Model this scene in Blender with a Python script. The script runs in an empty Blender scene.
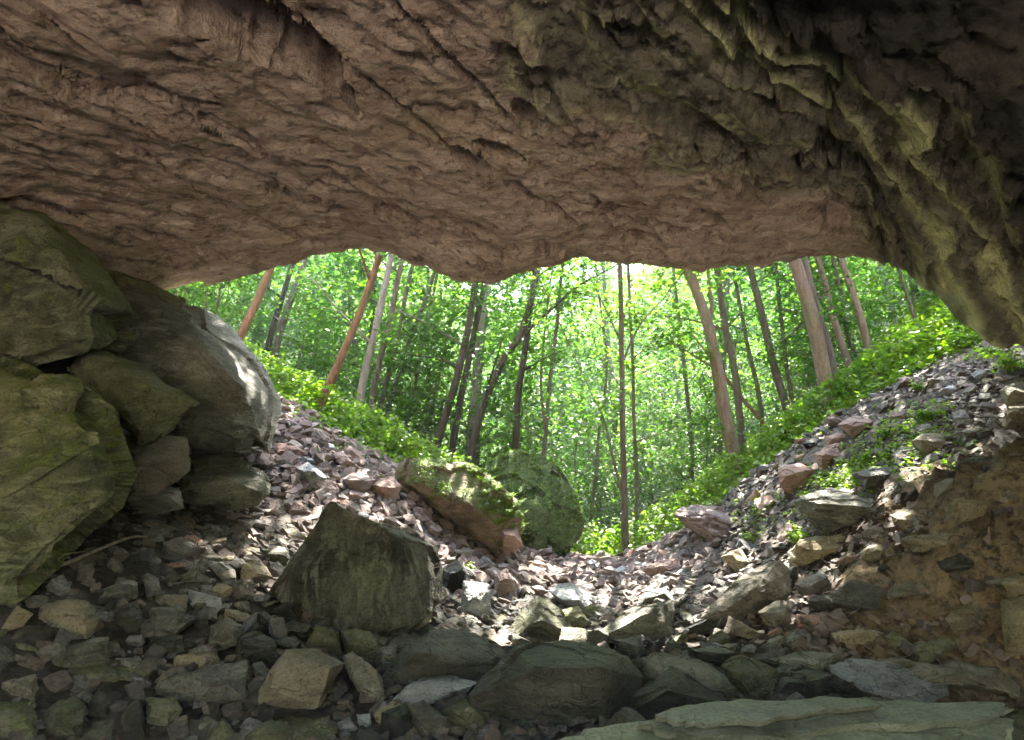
import bpy, bmesh, math, random
import numpy as np
from mathutils import Vector, Matrix, Quaternion, noise as mn
random.seed(7); RNG = np.random.default_rng(11)
SC = bpy.context.scene; COL = SC.collection
PI = math.pi

# ------------------------------------------------------------------ camera
F = 600.0; PITCH = math.radians(10); CAMZ = 1.6
cp, sp = math.cos(PITCH), math.sin(PITCH)
cam = bpy.data.objects.new('camera', bpy.data.cameras.new('camera')); COL.objects.link(cam)
cam.location = (0, 0, CAMZ); cam.rotation_euler = (math.radians(90) + PITCH, 0, 0)
cam.data.sensor_width = 36; cam.data.lens = 36 * F / 1024; cam.data.clip_end = 2000; cam.data.clip_start = .05
SC.camera = cam
def ray(px, py):
    v = (370 - py) / F
    return (px - 512) / F, cp - v * sp, sp + v * cp
def at(px, py, Y):
    x, y, z = ray(px, py)
    return Vector((x / y * Y, Y, CAMZ + z / y * Y))

# ------------------------------------------------------------------ thin plate surfaces
class TPS:
    def __init__(s, P, V, reg=1e-3):
        P = np.array(P, float); V = np.array(V, float); n = len(P)
        d = np.linalg.norm(P[:, None] - P[None], axis=2); K = s.U(d) + reg * np.eye(n)
        A = np.zeros((n + 3, n + 3)); A[:n, :n] = K; A[:n, n] = 1; A[:n, n + 1:] = P
        A[n:, :n] = A[:n, n:].T
        s.w = np.linalg.solve(A, np.concatenate([V, np.zeros(3)])); s.P = P
    @staticmethod
    def U(d): return np.where(d > 1e-9, d * d * np.log(np.maximum(d, 1e-9)), 0)
    def __call__(s, x, y):
        x = np.asarray(x, float); y = np.asarray(y, float); sh = x.shape
        x = x.ravel(); y = y.ravel(); out = np.empty(len(x))
        n = len(s.P)
        for i in range(0, len(x), 20000):
            q = np.stack([x[i:i + 20000], y[i:i + 20000]], 1)
            d = np.linalg.norm(q[:, None] - s.P[None], axis=2)
            out[i:i + 20000] = s.U(d) @ s.w[:n] + s.w[n] + q @ s.w[n + 1:]
        return out.reshape(sh)
def sstep(x, a, b):
    t = np.clip((np.asarray(x, float) - a) / (b - a), 0, 1); return t * t * (3 - 2 * t)

# ------------------------------------------------------------------ terrain height
def far_h(x, y):
    ax = 2.2 + .04 * (y - 12); d = x - ax
    axis = -.18 * np.clip(y - 11, 0, 24)
    s = np.where(d < 0, .58 * np.sqrt(d * d + .6) - .45, .78 * np.sqrt(d * d + .6) - .6)
    s = 26 * np.tanh(s / 26)
    return axis + s + 34 * sstep(y, 38, 120)
gc = [(512,740,4),(100,740,4),(900,740,4),(512,640,6.3),(600,565,11),(300,540,8),(380,480,10),(290,410,11.5),(170,560,6),
 (60,600,5),(420,560,8.5),(600,600,8.5),(700,560,9.5),(650,555,10.8),(740,490,11),(800,445,11),(860,405,10.8),(950,362,10),
 (1020,350,9),(800,600,6.5),(900,640,5.5),(1020,640,5.2),(1020,560,5.3),(900,500,7),(1020,450,7),(700,600,7.5),(850,560,6.8),
 (200,470,9),(330,430,11.6),(230,420,10.5),(560,560,10.8),(480,545,10),(540,600,8.4)]
gp, gv = [], []
for a in gc:
    p = at(*a); gp.append((p.x, p.y)); gv.append(p.z)
for x, y, z in [(-6,3,1.2),(6,3,.9),(0,1,0),(0,-5,0),(-7,-3,1.5),(7,-3,1.2),(-8,7,2.8),(9,7,3.2),(-2.5,2,0),(2.5,2,0),(9,2,2.4)]:
    gp.append((x, y)); gv.append(z)
for y in (14, 17, 20):
    for x in (-12, -8, -4, -1, 2, 5, 8, 12):
        gp.append((x, y)); gv.append(float(far_h(np.array(x), np.array(y))))
for x, y in [(-13,9),(-14,3),(14,9),(14,3)]:
    gp.append((x, y)); gv.append(4.5)
_g = TPS(gp, gv, 2e-3)
def H(x, y):
    x = np.asarray(x, float); y = np.asarray(y, float)
    w = np.maximum(sstep(y, 14, 19), sstep(np.abs(x), 10, 14)); w = np.maximum(w, sstep(-y, 6, 12))
    f = np.where(y < 0, far_h(x, np.zeros_like(x) + 11) * .5, far_h(x, y))
    return np.where(w < 1, _g(np.clip(x, -14, 14), np.clip(y, -12, 20)) * (1 - w) + f * w, f)
_H0 = H
def H(x, y):
    y = np.asarray(y, float); return _H0(x, y) + 9 * sstep(-y, 7.5, 15)  # unseen slope raised behind the camera to block low sky light
def h1(x, y): return float(H(np.array([x]), np.array([y]))[0])
_ys = np.arange(2.5, 40, .05)
def hit(px, py):
    "world point where the ray through a pixel of the photograph meets the ground"
    rx, ry, rz = ray(px, py)
    X = rx / ry * _ys; Z = CAMZ + rz / ry * _ys; g = H(X, _ys)
    k = np.nonzero(Z < g)[0]
    Y = _ys[k[0]] if len(k) else 12.0
    return Vector((rx / ry * Y, Y, h1(rx / ry * Y, Y)))

# ------------------------------------------------------------------ helpers
def tag(o, label=None, cat=None, group=None, kind=None):
    if label: o['label'] = label
    if cat: o['category'] = cat
    if group: o['group'] = group
    if kind: o['kind'] = kind
    return o
def mesh_np(name, V, Fc, mat, parent=None, smooth=False):
    V = np.asarray(V, np.float32); Fc = np.asarray(Fc, np.int32); k = Fc.shape[1]
    me = bpy.data.meshes.new(name)
    me.vertices.add(len(V)); me.vertices.foreach_set('co', V.ravel())
    me.loops.add(Fc.size); me.loops.foreach_set('vertex_index', Fc.ravel())
    me.polygons.add(len(Fc)); me.polygons.foreach_set('loop_start', np.arange(0, Fc.size, k, dtype=np.int32))
    me.polygons.foreach_set('use_smooth', np.full(len(Fc), smooth)); me.update(calc_edges=True)
    me.materials.append(mat)
    o = bpy.data.objects.new(name, me); COL.objects.link(o); o.parent = parent
    return o
def attr(me, name, vals):
    a = me.attributes.new(name, 'FLOAT', 'POINT'); a.data.foreach_set('value', np.asarray(vals, np.float32).ravel())
def empty(name, loc):
    e = bpy.data.objects.new(name, None); COL.objects.link(e); e.location = loc; return e

# ------------------------------------------------------------------ materials
class NT:
    def __init__(s, name):
        s.m = bpy.data.materials.new(name); s.m.use_nodes = True; s.t = s.m.node_tree; s.t.nodes.clear()
        s.out = s.n('ShaderNodeOutputMaterial')
    def n(s, typ, **k):
        nd = s.t.nodes.new(typ)
        for a, b in k.items(): setattr(nd, a, b)
        return nd
    def l(s, a, b): s.t.links.new(a, b)
    def val(s, sock, v):
        if hasattr(v, 'links') or hasattr(v, 'is_output'): s.l(v, sock)
        else: sock.default_value = v
    def noise(s, vec, scale, detail=6, rough=.6, dist=0):
        nd = s.n('ShaderNodeTexNoise'); nd.inputs['Scale'].default_value = scale; nd.inputs['Detail'].default_value = detail
        nd.inputs['Roughness'].default_value = rough; nd.inputs['Distortion'].default_value = dist; s.l(vec, nd.inputs['Vector']); return nd.outputs['Fac']
    def math(s, op, a, b=0.0, c=0.0):
        nd = s.n('ShaderNodeMath', operation=op)
        for k, v in zip(range(3), (a, b, c)): s.val(nd.inputs[k], v)
        return nd.outputs[0]
    def ramp(s, f, a, b):
        nd = s.n('ShaderNodeMapRange'); s.val(nd.inputs[0], f); nd.inputs[1].default_value = a; nd.inputs[2].default_value = b; return nd.outputs[0]
    def mix(s, f, a, b):
        nd = s.n('ShaderNodeMix', data_type='RGBA'); s.val(nd.inputs[0], f)
        for k, v in ((6, a), (7, b)):
            if isinstance(v, tuple): nd.inputs[k].default_value = (*v, 1)
            else: s.l(v, nd.inputs[k])
        return nd.outputs[2]
    def mapping(s, vec, scale, rot=(0, 0, 0)):
        nd = s.n('ShaderNodeMapping'); nd.inputs['Scale'].default_value = scale; nd.inputs['Rotation'].default_value = rot; s.l(vec, nd.inputs['Vector']); return nd.outputs[0]
    def attr(s, name):
        return s.n('ShaderNodeAttribute', attribute_name=name).outputs['Fac']
    def bump(s, h, strength, dist, normal=None):
        nd = s.n('ShaderNodeBump'); nd.inputs['Strength'].default_value = strength; nd.inputs['Distance'].default_value = dist
        s.l(h, nd.inputs['Height'])
        if normal is not None: s.l(normal, nd.inputs['Normal'])
        return nd.outputs[0]
    def princ(s, col, rough, normal=None, spec=.4):
        b = s.n('ShaderNodeBsdfPrincipled'); s.val(b.inputs['Base Color'], col) if not isinstance(col, tuple) else setattr(b.inputs['Base Color'], 'default_value', (*col, 1))
        s.val(b.inputs['Roughness'], rough); b.inputs['Specular IOR Level'].default_value = spec
        if normal is not None: s.l(normal, b.inputs['Normal'])
        return b.outputs[0]

def rock_mat(name, c1, c2, c3, moss=None, moss_amt=0.0, scale=1.0, rough=.8, spec=.35, bump=1.0, streak=(1, 1, 3)):
    t = NT(name); g = t.n('ShaderNodeNewGeometry'); pos = g.outputs['Position']
    rnd = t.n('ShaderNodeObjectInfo').outputs['Random']
    off = t.n('ShaderNodeVectorMath', operation='ADD'); t.l(pos, off.inputs[0])
    cmb = t.n('ShaderNodeCombineXYZ'); t.l(t.math('MULTIPLY', rnd, 31.0), cmb.inputs[0]); t.l(t.math('MULTIPLY', rnd, 17.0), cmb.inputs[1]); t.l(cmb.outputs[0], off.inputs[1])
    p = off.outputs[0]
    n1 = t.noise(p, 1.6 * scale, 8, .62, .4); n2 = t.noise(p, 9 * scale, 8, .68); n3 = t.noise(p, 46 * scale, 6, .7)
    n4 = t.noise(t.mapping(p, streak, (.5, .35, .3)), 3.2 * scale, 8, .65, .6)
    col = t.mix(t.ramp(n1, .42, .58), c1, c2)
    col = t.mix(t.math('MULTIPLY', t.ramp(n4, .48, .66), .85), col, c3)
    col = t.mix(t.math('MULTIPLY', t.ramp(n2, .56, .74), .55), col, tuple(min(1, v * 1.7 + .03) for v in c1))
    col = t.mix(t.math('MULTIPLY', t.ramp(n3, .5, .36), .55), col, tuple(v * .25 for v in c2))
    var = t.n('ShaderNodeHueSaturation'); t.l(t.math('MULTIPLY_ADD', rnd, .55, .72), var.inputs['Value']); t.l(t.math('MULTIPLY_ADD', rnd, .5, .7), var.inputs['Saturation']); t.l(col, var.inputs['Color'])
    col = var.outputs[0]
    if moss:
        sep = t.n('ShaderNodeSeparateXYZ'); t.l(g.outputs['Normal'], sep.inputs[0])
        f = t.math('ADD', t.math('MULTIPLY', sep.outputs[2], .22), t.math('MULTIPLY', n1, 1.0)); f = t.math('ADD', f, t.math('MULTIPLY', n2, 1.1))
        f = t.math('MULTIPLY', t.ramp(f, 1.36 - moss_amt, 1.62 - moss_amt), .85)
        mcol = t.mix(t.ramp(n3, .35, .65), tuple(v * .55 for v in moss), moss)
        col = t.mix(f, col, mcol)
    vor = t.n('ShaderNodeTexVoronoi', feature='DISTANCE_TO_EDGE'); vor.inputs['Scale'].default_value = 3.2 * scale
    wn = t.n('ShaderNodeTexNoise'); wn.inputs['Scale'].default_value = 4 * scale; t.l(p, wn.inputs['Vector'])
    mx = t.n('ShaderNodeVectorMath', operation='MULTIPLY_ADD'); t.l(wn.outputs['Color'], mx.inputs[0]); mx.inputs[1].default_value = (.5, .5, .5); t.l(t.mapping(p, (.7, .7, 1.6), (.3, .2, .5)), mx.inputs[2])
    t.l(mx.outputs[0], vor.inputs['Vector'])
    crack = t.ramp(vor.outputs['Distance'], 0, .035)
    hgt = t.math('ADD', t.math('MULTIPLY', n4, 1.0), t.math('MULTIPLY', n2, .55)); hgt = t.math('ADD', hgt, t.math('MULTIPLY', n3, .22)); hgt = t.math('ADD', hgt, t.math('MULTIPLY', crack, .22))
    nrm = t.bump(hgt, min(1, .9 * bump), .07 * bump / scale)
    rg = t.math('MULTIPLY_ADD', n2, .3, rough - .15)
    t.l(t.princ(col, rg, nrm, spec), t.out.inputs[0]); return t.m

M = {}
M['fluted'] = rock_mat('dark_fluted_rock', (.11,.107,.08), (.04,.039,.03), (.23,.225,.17), (.13,.14,.055), .03, streak=(3.2, 3.2, .5), bump=1.3)
M['slant'] = rock_mat('weathered_grey_rock', (.17,.163,.143), (.085,.08,.066), (.26,.252,.23), (.15,.15,.06), .05)
M['slab'] = rock_mat('flat_green_grey_slab', (.34,.37,.25), (.2,.22,.15), (.44,.47,.35), (.15,.19,.06), .05, rough=.6, spec=.5)
M['roundmoss'] = rock_mat('deep_green_moss_rock', (.13,.12,.06), (.06,.06,.03), (.16,.16,.08), (.07,.12,.015), .62)
M['grey'] = rock_mat('grey_sandstone', (.155,.15,.12), (.075,.073,.058), (.25,.242,.2), (.13,.14,.055), .0)
M['green'] = rock_mat('algae_covered_rock', (.16,.16,.095), (.08,.08,.045), (.24,.235,.145), (.13,.145,.04), .14)
M['moss'] = rock_mat('mossy_rock', (.24,.24,.13), (.09,.09,.05), (.34,.34,.20), (.16,.20,.035), .26)
M['deepmoss'] = rock_mat('thick_moss_rock', (.26,.18,.13), (.13,.09,.06), (.34,.25,.18), (.11,.14,.02), .38)
M['pink'] = rock_mat('pinkish_sandstone', (.33,.22,.18), (.24,.16,.13), (.40,.29,.25))
M['pale'] = rock_mat('pale_blue_grey_rock', (.31,.32,.32), (.19,.20,.20), (.42,.43,.43), rough=.55, spec=.5)
M['tan'] = rock_mat('tan_sandstone', (.28,.24,.16), (.19,.16,.11), (.34,.30,.21), (.12,.14,.04), .02)
M['dark'] = rock_mat('dark_rock', (.055,.054,.042), (.028,.028,.022), (.105,.102,.08), (.10,.11,.04), .04, rough=.62, spec=.45)  # dark, slightly smoother rock colour
M['stone'] = rock_mat('scree_stone', (.21,.185,.165), (.12,.105,.092), (.30,.27,.245), scale=1.3)

def leaf_mat(name, a, b, trans=.5, c=None):
    t = NT(name); pos = t.n('ShaderNodeNewGeometry'); p = pos.outputs['Position']
    rnd = t.n('ShaderNodeObjectInfo').outputs['Random']
    rl = t.n('ShaderNodeTexWhiteNoise'); sn = t.n('ShaderNodeVectorMath', operation='SNAP'); t.l(p, sn.inputs[0]); sn.inputs[1].default_value = (.09, .09, .09); t.l(sn.outputs[0], rl.inputs['Vector'])
    f = t.math('ADD', t.math('MULTIPLY', t.noise(p, .35, 3), .9), t.math('MULTIPLY', rl.outputs['Value'], .5)); f = t.math('ADD', f, t.math('MULTIPLY', rnd, .2))
    col = t.mix(t.ramp(f, .45, 1.0), a, b)
    d = t.n('ShaderNodeBsdfDiffuse'); t.l(col, d.inputs['Color'])
    tr = t.n('ShaderNodeBsdfTranslucent')
    hs = t.n('ShaderNodeMix', data_type='RGBA', blend_type='MULTIPLY'); hs.inputs[0].default_value = 1; t.l(col, hs.inputs[6]); hs.inputs[7].default_value = (1.45, 1.75, .9, 1); hs.clamp_result = False
    t.l(hs.outputs[2], tr.inputs['Color'])
    mx = t.n('ShaderNodeMixShader'); mx.inputs[0].default_value = trans; t.l(d.outputs[0], mx.inputs[1]); t.l(tr.outputs[0], mx.inputs[2])
    gl = t.n('ShaderNodeBsdfGlossy'); gl.inputs['Roughness'].default_value = .45
    m2 = t.n('ShaderNodeMixShader'); m2.inputs[0].default_value = .04; t.l(mx.outputs[0], m2.inputs[1]); t.l(gl.outputs[0], m2.inputs[2])
    t.l(m2.outputs[0], t.out.inputs[0]); return t.m
M['leaf'] = leaf_mat('tree_leaves', (.022,.075,.017), (.115,.195,.026))
M['leaf2'] = leaf_mat('undergrowth_leaves', (.05,.12,.012), (.17,.25,.02))
M['leaf3'] = leaf_mat('distant_leaves', (.03,.095,.028), (.105,.185,.025))
M['fern'] = leaf_mat('fern_leaves', (.12,.19,.015), (.2,.27,.02))
def bark_mat(name, a, b):
    t = NT(name); p = t.n('ShaderNodeNewGeometry').outputs['Position']
    s = t.mapping(p, (6, 6, .9)); n1 = t.noise(s, 2.4, 7, .7, .5); n2 = t.noise(p, 1.1, 4); n3 = t.noise(p, 30, 4)
    col = t.mix(t.ramp(n1, .35, .68), a, b); col = t.mix(t.math('MULTIPLY', t.ramp(n2, .52, .7), .35), col, (.12, .16, .06))
    col = t.mix(t.math('MULTIPLY', t.ramp(n3, .5, .35), .4), col, tuple(v * .4 for v in a))
    t.l(t.princ(col, .85, t.bump(n1, 1, .07), .2), t.out.inputs[0]); return t.m
M['bark'] = bark_mat('grey_brown_bark', (.10,.08,.06), (.22,.18,.13))
M['redbark'] = bark_mat('reddish_bark', (.16,.085,.05), (.34,.19,.11))
M['darkbark'] = bark_mat('dark_bark', (.045,.035,.025), (.11,.085,.06))
M['palebark'] = bark_mat('pale_bark', (.2,.17,.14), (.38,.33,.28))
M['tanbark'] = bark_mat('tan_bark', (.17,.12,.08), (.34,.25,.17))

def ceiling_mat():
    t = NT('cave_ceiling_rock'); g = t.n('ShaderNodeNewGeometry'); p = g.outputs['Position']
    zone = t.attr('zone'); edge = t.attr('edge')
    sm = t.mapping(p, (.28, 1.6, 1.2), (0, 0, -.80))   # streaked along the bedding
    s1 = t.noise(sm, 2.2, 9, .66, .5); s2 = t.noise(sm, 9, 8, .7, .3)
    n1 = t.noise(p, .75, 6, .6); n2 = t.noise(p, 7, 9, .7, .3); n3 = t.noise(p, 38, 6, .7)
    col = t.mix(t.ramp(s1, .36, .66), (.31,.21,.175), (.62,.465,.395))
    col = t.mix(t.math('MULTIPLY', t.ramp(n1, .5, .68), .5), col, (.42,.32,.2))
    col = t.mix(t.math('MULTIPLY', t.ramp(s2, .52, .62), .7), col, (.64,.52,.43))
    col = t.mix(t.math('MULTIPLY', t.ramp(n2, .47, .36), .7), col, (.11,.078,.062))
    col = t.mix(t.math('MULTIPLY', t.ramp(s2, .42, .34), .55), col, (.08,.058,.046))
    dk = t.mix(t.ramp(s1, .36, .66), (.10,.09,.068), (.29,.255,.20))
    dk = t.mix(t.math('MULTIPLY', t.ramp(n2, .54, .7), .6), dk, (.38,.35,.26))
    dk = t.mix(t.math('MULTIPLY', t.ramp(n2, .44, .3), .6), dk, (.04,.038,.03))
    dk = t.mix(t.math('MULTIPLY', edge, t.ramp(n2, .2, .5)), dk, (.74,.73,.38))  # riser edges: algae tint with a lit highlight painted into the colour
    dk2 = t.mix(t.ramp(n1, .4, .62), (.035,.03,.028), (.085,.072,.06))  # near wall past the last riser: its shade painted into the colour
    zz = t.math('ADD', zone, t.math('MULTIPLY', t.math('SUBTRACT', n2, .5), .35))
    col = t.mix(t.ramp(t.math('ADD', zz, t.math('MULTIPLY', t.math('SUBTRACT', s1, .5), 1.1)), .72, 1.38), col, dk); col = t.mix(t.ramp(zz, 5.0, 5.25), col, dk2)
    col = t.mix(t.math('MULTIPLY', t.ramp(n3, .46, .34), .5), col, (.05,.04,.03))
    hg = t.math('ADD', t.math('MULTIPLY', s1, .9), t.math('MULTIPLY', s2, .5)); hg = t.math('ADD', hg, t.math('MULTIPLY', n2, .7)); hg = t.math('ADD', hg, t.math('MULTIPLY', n3, .18))
    t.l(t.princ(col, .85, t.bump(hg, 1, .115), .25), t.out.inputs[0]); return t.m
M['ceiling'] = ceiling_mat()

def ground_mat():
    t = NT('ground_soil'); g = t.n('ShaderNodeNewGeometry'); p = g.outputs['Position']
    veg = t.attr('veg'); dirt = t.attr('dirt'); pal = t.attr('bounce_floor')
    n1 = t.noise(p, 1.3, 7, .6); n2 = t.noise(p, 11, 8, .7); n3 = t.noise(p, 60, 5, .7)
    base = t.mix(t.ramp(n2, .38, .62), (.028,.024,.02), (.085,.074,.062)); base = t.mix(t.math('MULTIPLY', t.ramp(n1, .5, .65), .4), base, (.16,.13,.11))
    dc = t.mix(t.ramp(n1, .36, .64), (.13,.092,.056), (.33,.245,.155)); dc = t.mix(t.math('MULTIPLY', t.ramp(n2, .54, .36), .85), dc, (.035,.024,.016))
    vc = t.mix(t.ramp(n1, .4, .6), (.035,.06,.015), (.07,.06,.03))
    w = t.math('MULTIPLY', t.math('SUBTRACT', n2, .5), .8)
    col = t.mix(t.ramp(t.math('ADD', dirt, w), .3, .6), base, dc); col = t.mix(t.ramp(t.math('ADD', veg, w), .3, .7), col, vc)
    col = t.mix(pal, col, t.mix(n2, (.36, .31, .24), (.48, .42, .34)))  # unseen pale floor behind the camera, added to bounce sun onto the ceiling
    hg = t.math('ADD', t.math('MULTIPLY', n2, .8), t.math('MULTIPLY', n3, .25)); hg = t.math('ADD', hg, n1)
    t.l(t.princ(col, .9, t.bump(hg, .9, .07), .25), t.out.inputs[0]); return t.m
M['ground'] = ground_mat()

# ------------------------------------------------------------------ noise helpers
def fbm(P, sc, oct=5, H_=.9):
    s = Vector(sc) if not isinstance(sc, (int, float)) else None
    out = np.empty(len(P))
    if s is None:
        for i, p in enumerate(P): out[i] = mn.fractal((p[0] * sc, p[1] * sc, p[2] * sc), H_, 2.1, oct)
    else:
        for i, p in enumerate(P): out[i] = mn.fractal((p[0] * sc[0], p[1] * sc[1], p[2] * sc[2]), H_, 2.1, oct)
    return out

# ------------------------------------------------------------------ ground sheet
def veg_w(x, y):
    "1 where plants grow: outside the cave mouth"
    x = np.asarray(x, float); bl = np.interp(x, [-9, -5.2, -3.6, -2.1, -.6, .9, 2.6, 3.6, 4.6, 6.2, 7.4, 9], [12.8, 12.3, 11.7, 11.3, 11.6, 12.2, 11.6, 11.4, 11.5, 11.1, 10.4, 9.8])
    return np.maximum(sstep(y - bl, -.25, .35), sstep(-y, 8, 9))  # last term: the added slope behind the camera, kept dark against stray bounce
def dirt_w(x, y):
    d1 = ((x - 4.0) / 1.1) ** 2 + ((y - 5.7) / .8) ** 2; d2 = ((x - 5.1) / .9) ** 2 + ((y - 6.2) / .9) ** 2
    return np.exp(-d1) + np.exp(-d2) + .33 * sstep(x - (1.6 + .24 * y), -.2, .5) * sstep(y, 4.2, 5.2) * sstep(-y, -11.5, -10)
def axis_grid(lo, hi, step, far, g=1.13):
    mid = list(np.arange(lo, hi, step)); a = []; v = lo; s = step
    while v > -far: s *= g; v -= s; a.append(v)
    b = []; v = mid[-1]; s = step
    while v < far: s *= g; v += s; b.append(v)
    return np.array(a[::-1] + mid + b)
gx = axis_grid(-8, 9, .09, 420); gy = axis_grid(-1, 14, .09, 420)
X, Y = np.meshgrid(gx, gy); Z = H(X, Y)
Pn = np.stack([X.ravel(), Y.ravel(), Z.ravel()], 1)
near = (np.abs(X.ravel()) < 12) & (np.abs(Y.ravel() - 8) < 12)
D = np.zeros(len(Pn)); q = Pn[near]; D[near] = .07 * fbm(q, 1.1, 6, .8) + .03 * fbm(q, 5, 4, .7)
dw = dirt_w(q[:, 0], q[:, 1]); D[near] += np.clip(dw, 0, 1) * (.16 * fbm(q, (2.2, 2.2, 2.2), 6, .5) + .10 * np.abs(fbm(q, (5, 5, 5), 4, .5)))
Pn[:, 2] += D
nx, ny = len(gx), len(gy)
I = np.arange(nx * ny).reshape(ny, nx)
Fq = np.stack([I[:-1, :-1], I[:-1, 1:], I[1:, 1:], I[1:, :-1]], -1).reshape(-1, 4)
g_ob = mesh_np('ground', Pn, Fq, M['ground'], smooth=True); tag(g_ob, kind='structure', label='stony cave floor rising to banks on both sides')
attr(g_ob.data, 'bounce_floor', sstep(-Pn[:, 1], 1.5, 2.6) * (1 - sstep(-Pn[:, 1], 8, 9))); attr(g_ob.data, 'veg', veg_w(Pn[:, 0], Pn[:, 1])); attr(g_ob.data, 'dirt', dirt_w(Pn[:, 0], Pn[:, 1]))  # pale mask marks the added bounce floor behind the camera

# ------------------------------------------------------------------ cave ceiling
LIP = [(-700,900,8.6),(-400,560,8.6),(-200,430,8.8),(0,350,9),(100,318,9),(170,291,9),(200,283,9),(240,278,9),(285,265,9),(330,250,9),(352,248,9),(385,250,9),(408,262,9),
 (425,268,9),(440,276,9),(470,283,9),(500,282,9),(530,272,9),(560,268,9),(580,262,9),(615,261,9),(645,268,9),(700,270,9),(760,263,9),(800,258,9),
 (860,256,9),(880,262,8.9),(905,280,8.8),(935,300,8.6),(960,322,8.4),(985,340,8.2),(1010,347,8.2),(1045,352,8.2),(1100,385,8),(1200,450,7.6),(1500,800,7)]
lp = np.array([tuple(at(*a)) for a in LIP])
cc = [(512,0,4.2),(512,130,5.8),(300,150,6),(0,200,6.5),(0,0,4),(250,0,4.1),(750,0,4.2),(900,40,4.6),(980,190,6.4),(1024,290,7.4),(700,130,5.9),(870,180,6.9),(0,100,5),(1024,0,4.2),(1024,110,5)]
kp, kv = [], []
for a in cc:
    p = at(*a); kp.append((p.x, p.y)); kv.append(p.z)
for x, y, z in [(-9.5,6,1),(-8,6,3.6),(-9,1,1.8),(-7,1,4.3),(8.4,6,3.3),(9.6,4,1.0),(8,3,3.8),(9,0,2.2),(0,0,5.4),(0,-3,5.1),(0,-6,4.2),(5,-3,4.6),(-5,-3,4.6),(8,-4,2.5),(-8,-4,2.5),(-5,2,5),(5,2,5)]:
    kp.append((x, y)); kv.append(z)
for p in lp[2:-2]: kp.append((p[0], p[1])); kv.append(p[2])
_c = TPS(kp, kv, 1e-4)
def chit(px, py):
    rx, ry, rz = ray(px, py); ys = np.arange(1.5, 9.2, .04)
    zc = _c(rx / ry * ys, ys); zr = CAMZ + rz / ry * ys
    k = np.nonzero(zr > zc)[0]; y = ys[k[0]] if len(k) else 9.2
    return rx / ry * y, y
LN = {0: [(300,100),(400,200),(600,235),(750,235),(450,0),(100,0),(0,150),(200,250),(830,240)],
 1: [(515,-60),(522,60),(600,135),(680,170),(760,190),(850,200),(868,250)],
 2: [(600,-20),(625,60),(700,110),(790,140),(840,175),(880,215),(905,275)],
 3: [(660,-20),(690,30),(760,90),(850,130),(885,180),(925,240),(960,315)],
 4: [(700,-20),(750,40),(830,85),(870,110),(905,165),(940,200),(985,250),(1015,330)],
 5: [(725,-20),(780,38),(838,52),(855,85),(925,95),(985,160),(1000,200),(1010,240),(1050,300)],
 6: [(900,10),(1010,80),(1060,170)]}
fp, fv = [], []
for k, L in LN.items():
    for a in L: fp.append(chit(*a)); fv.append(k)
_f = TPS(fp, fv, 5e-3)
nu, nv = 700, 480
# arc-length-ish parameter along the lip, denser where it is in view
tpar = np.interp(np.linspace(0, 1, nu), [0, .08, .92, 1], [0, 3, len(lp) - 4, len(lp) - 1])
LX = np.interp(tpar, np.arange(len(lp)), lp[:, 0]); LY = np.interp(tpar, np.arange(len(lp)), lp[:, 1]); LZ = np.interp(tpar, np.arange(len(lp)), lp[:, 2])
# resample evenly in x
xs = np.concatenate([np.linspace(-10.5, -6.2, 41)[:-1], np.linspace(-6.2, 7.6, nu - 70), np.linspace(7.6, 10.5, 31)[1:]]); o_ = np.argsort(LX); LYx = np.interp(xs, LX[o_], LY[o_]); LZx = np.interp(xs, LX[o_], LZ[o_])
vv = np.linspace(0, 1, nv) ** 1.05
CX = np.repeat(xs[None], nv, 0); CY = LYx[None] + (-2.6 - LYx[None]) * vv[:, None]  # roof ends just behind the camera: unseen rear opening added for fill light
base = _c(CX, CY); base[0] = LZx
lipw = sstep(vv * 16, 0, .9)[:, None]          # 0 on the lip line, 1 a metre inside
fw = np.clip(LZx[None] * 0 + 1, 0, 1)
base = LZx[None] * (1 - lipw) + base * lipw
fld = _f(CX, CY)
Q = np.stack([CX.ravel(), CY.ravel(), base.ravel()], 1)
n_big = fbm(Q, .55, 4, .9).reshape(CX.shape); n_mid = fbm(Q, 1.7, 5, .75).reshape(CX.shape)
ca, sa = math.cos(math.radians(47)), math.sin(math.radians(47))
R = np.stack([(Q[:, 0] * ca + Q[:, 1] * sa), (-Q[:, 0] * sa + Q[:, 1] * ca), Q[:, 2]], 1)   # along / across bedding
n_st = fbm(R, (.45, 2.6, 1.0), 5, .7).reshape(CX.shape); n_fine = fbm(R, (2.2, 7.5, 4), 4, .6).reshape(CX.shape)
fl = fld + .28 * n_mid + .22 * n_big + .10 * n_fine
fl = np.where(fld < .6, fld, fl)
inside = lipw
VA = np.empty(len(Q)); VB = np.empty(len(Q)); VC = np.empty(len(Q))
for i, p in enumerate(R):
    dd_, pp = mn.voronoi((p[0] * .9, p[1] * 2.1, p[2])); VA[i] = dd_[0]; q0 = pp[0]; VB[i] = (math.sin(q0[0] * 12.9 + q0[1] * 78.2) * 43758.5) % 1
    dd_, pp = mn.voronoi((p[0] * 2.6, p[1] * 4.2, p[2] * 2)); q0 = pp[0]; VC[i] = (math.sin(q0[0] * 12.9 + q0[1] * 78.2) * 43758.5) % 1
VA, VB, VC = (v.reshape(CX.shape) for v in (VA, VB, VC))
fl = np.where(fld < .6, fl, fl + .45 * (VA - .35) + .22 * (VC - .5))
dz = .08 * n_big + .05 * n_mid
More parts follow.
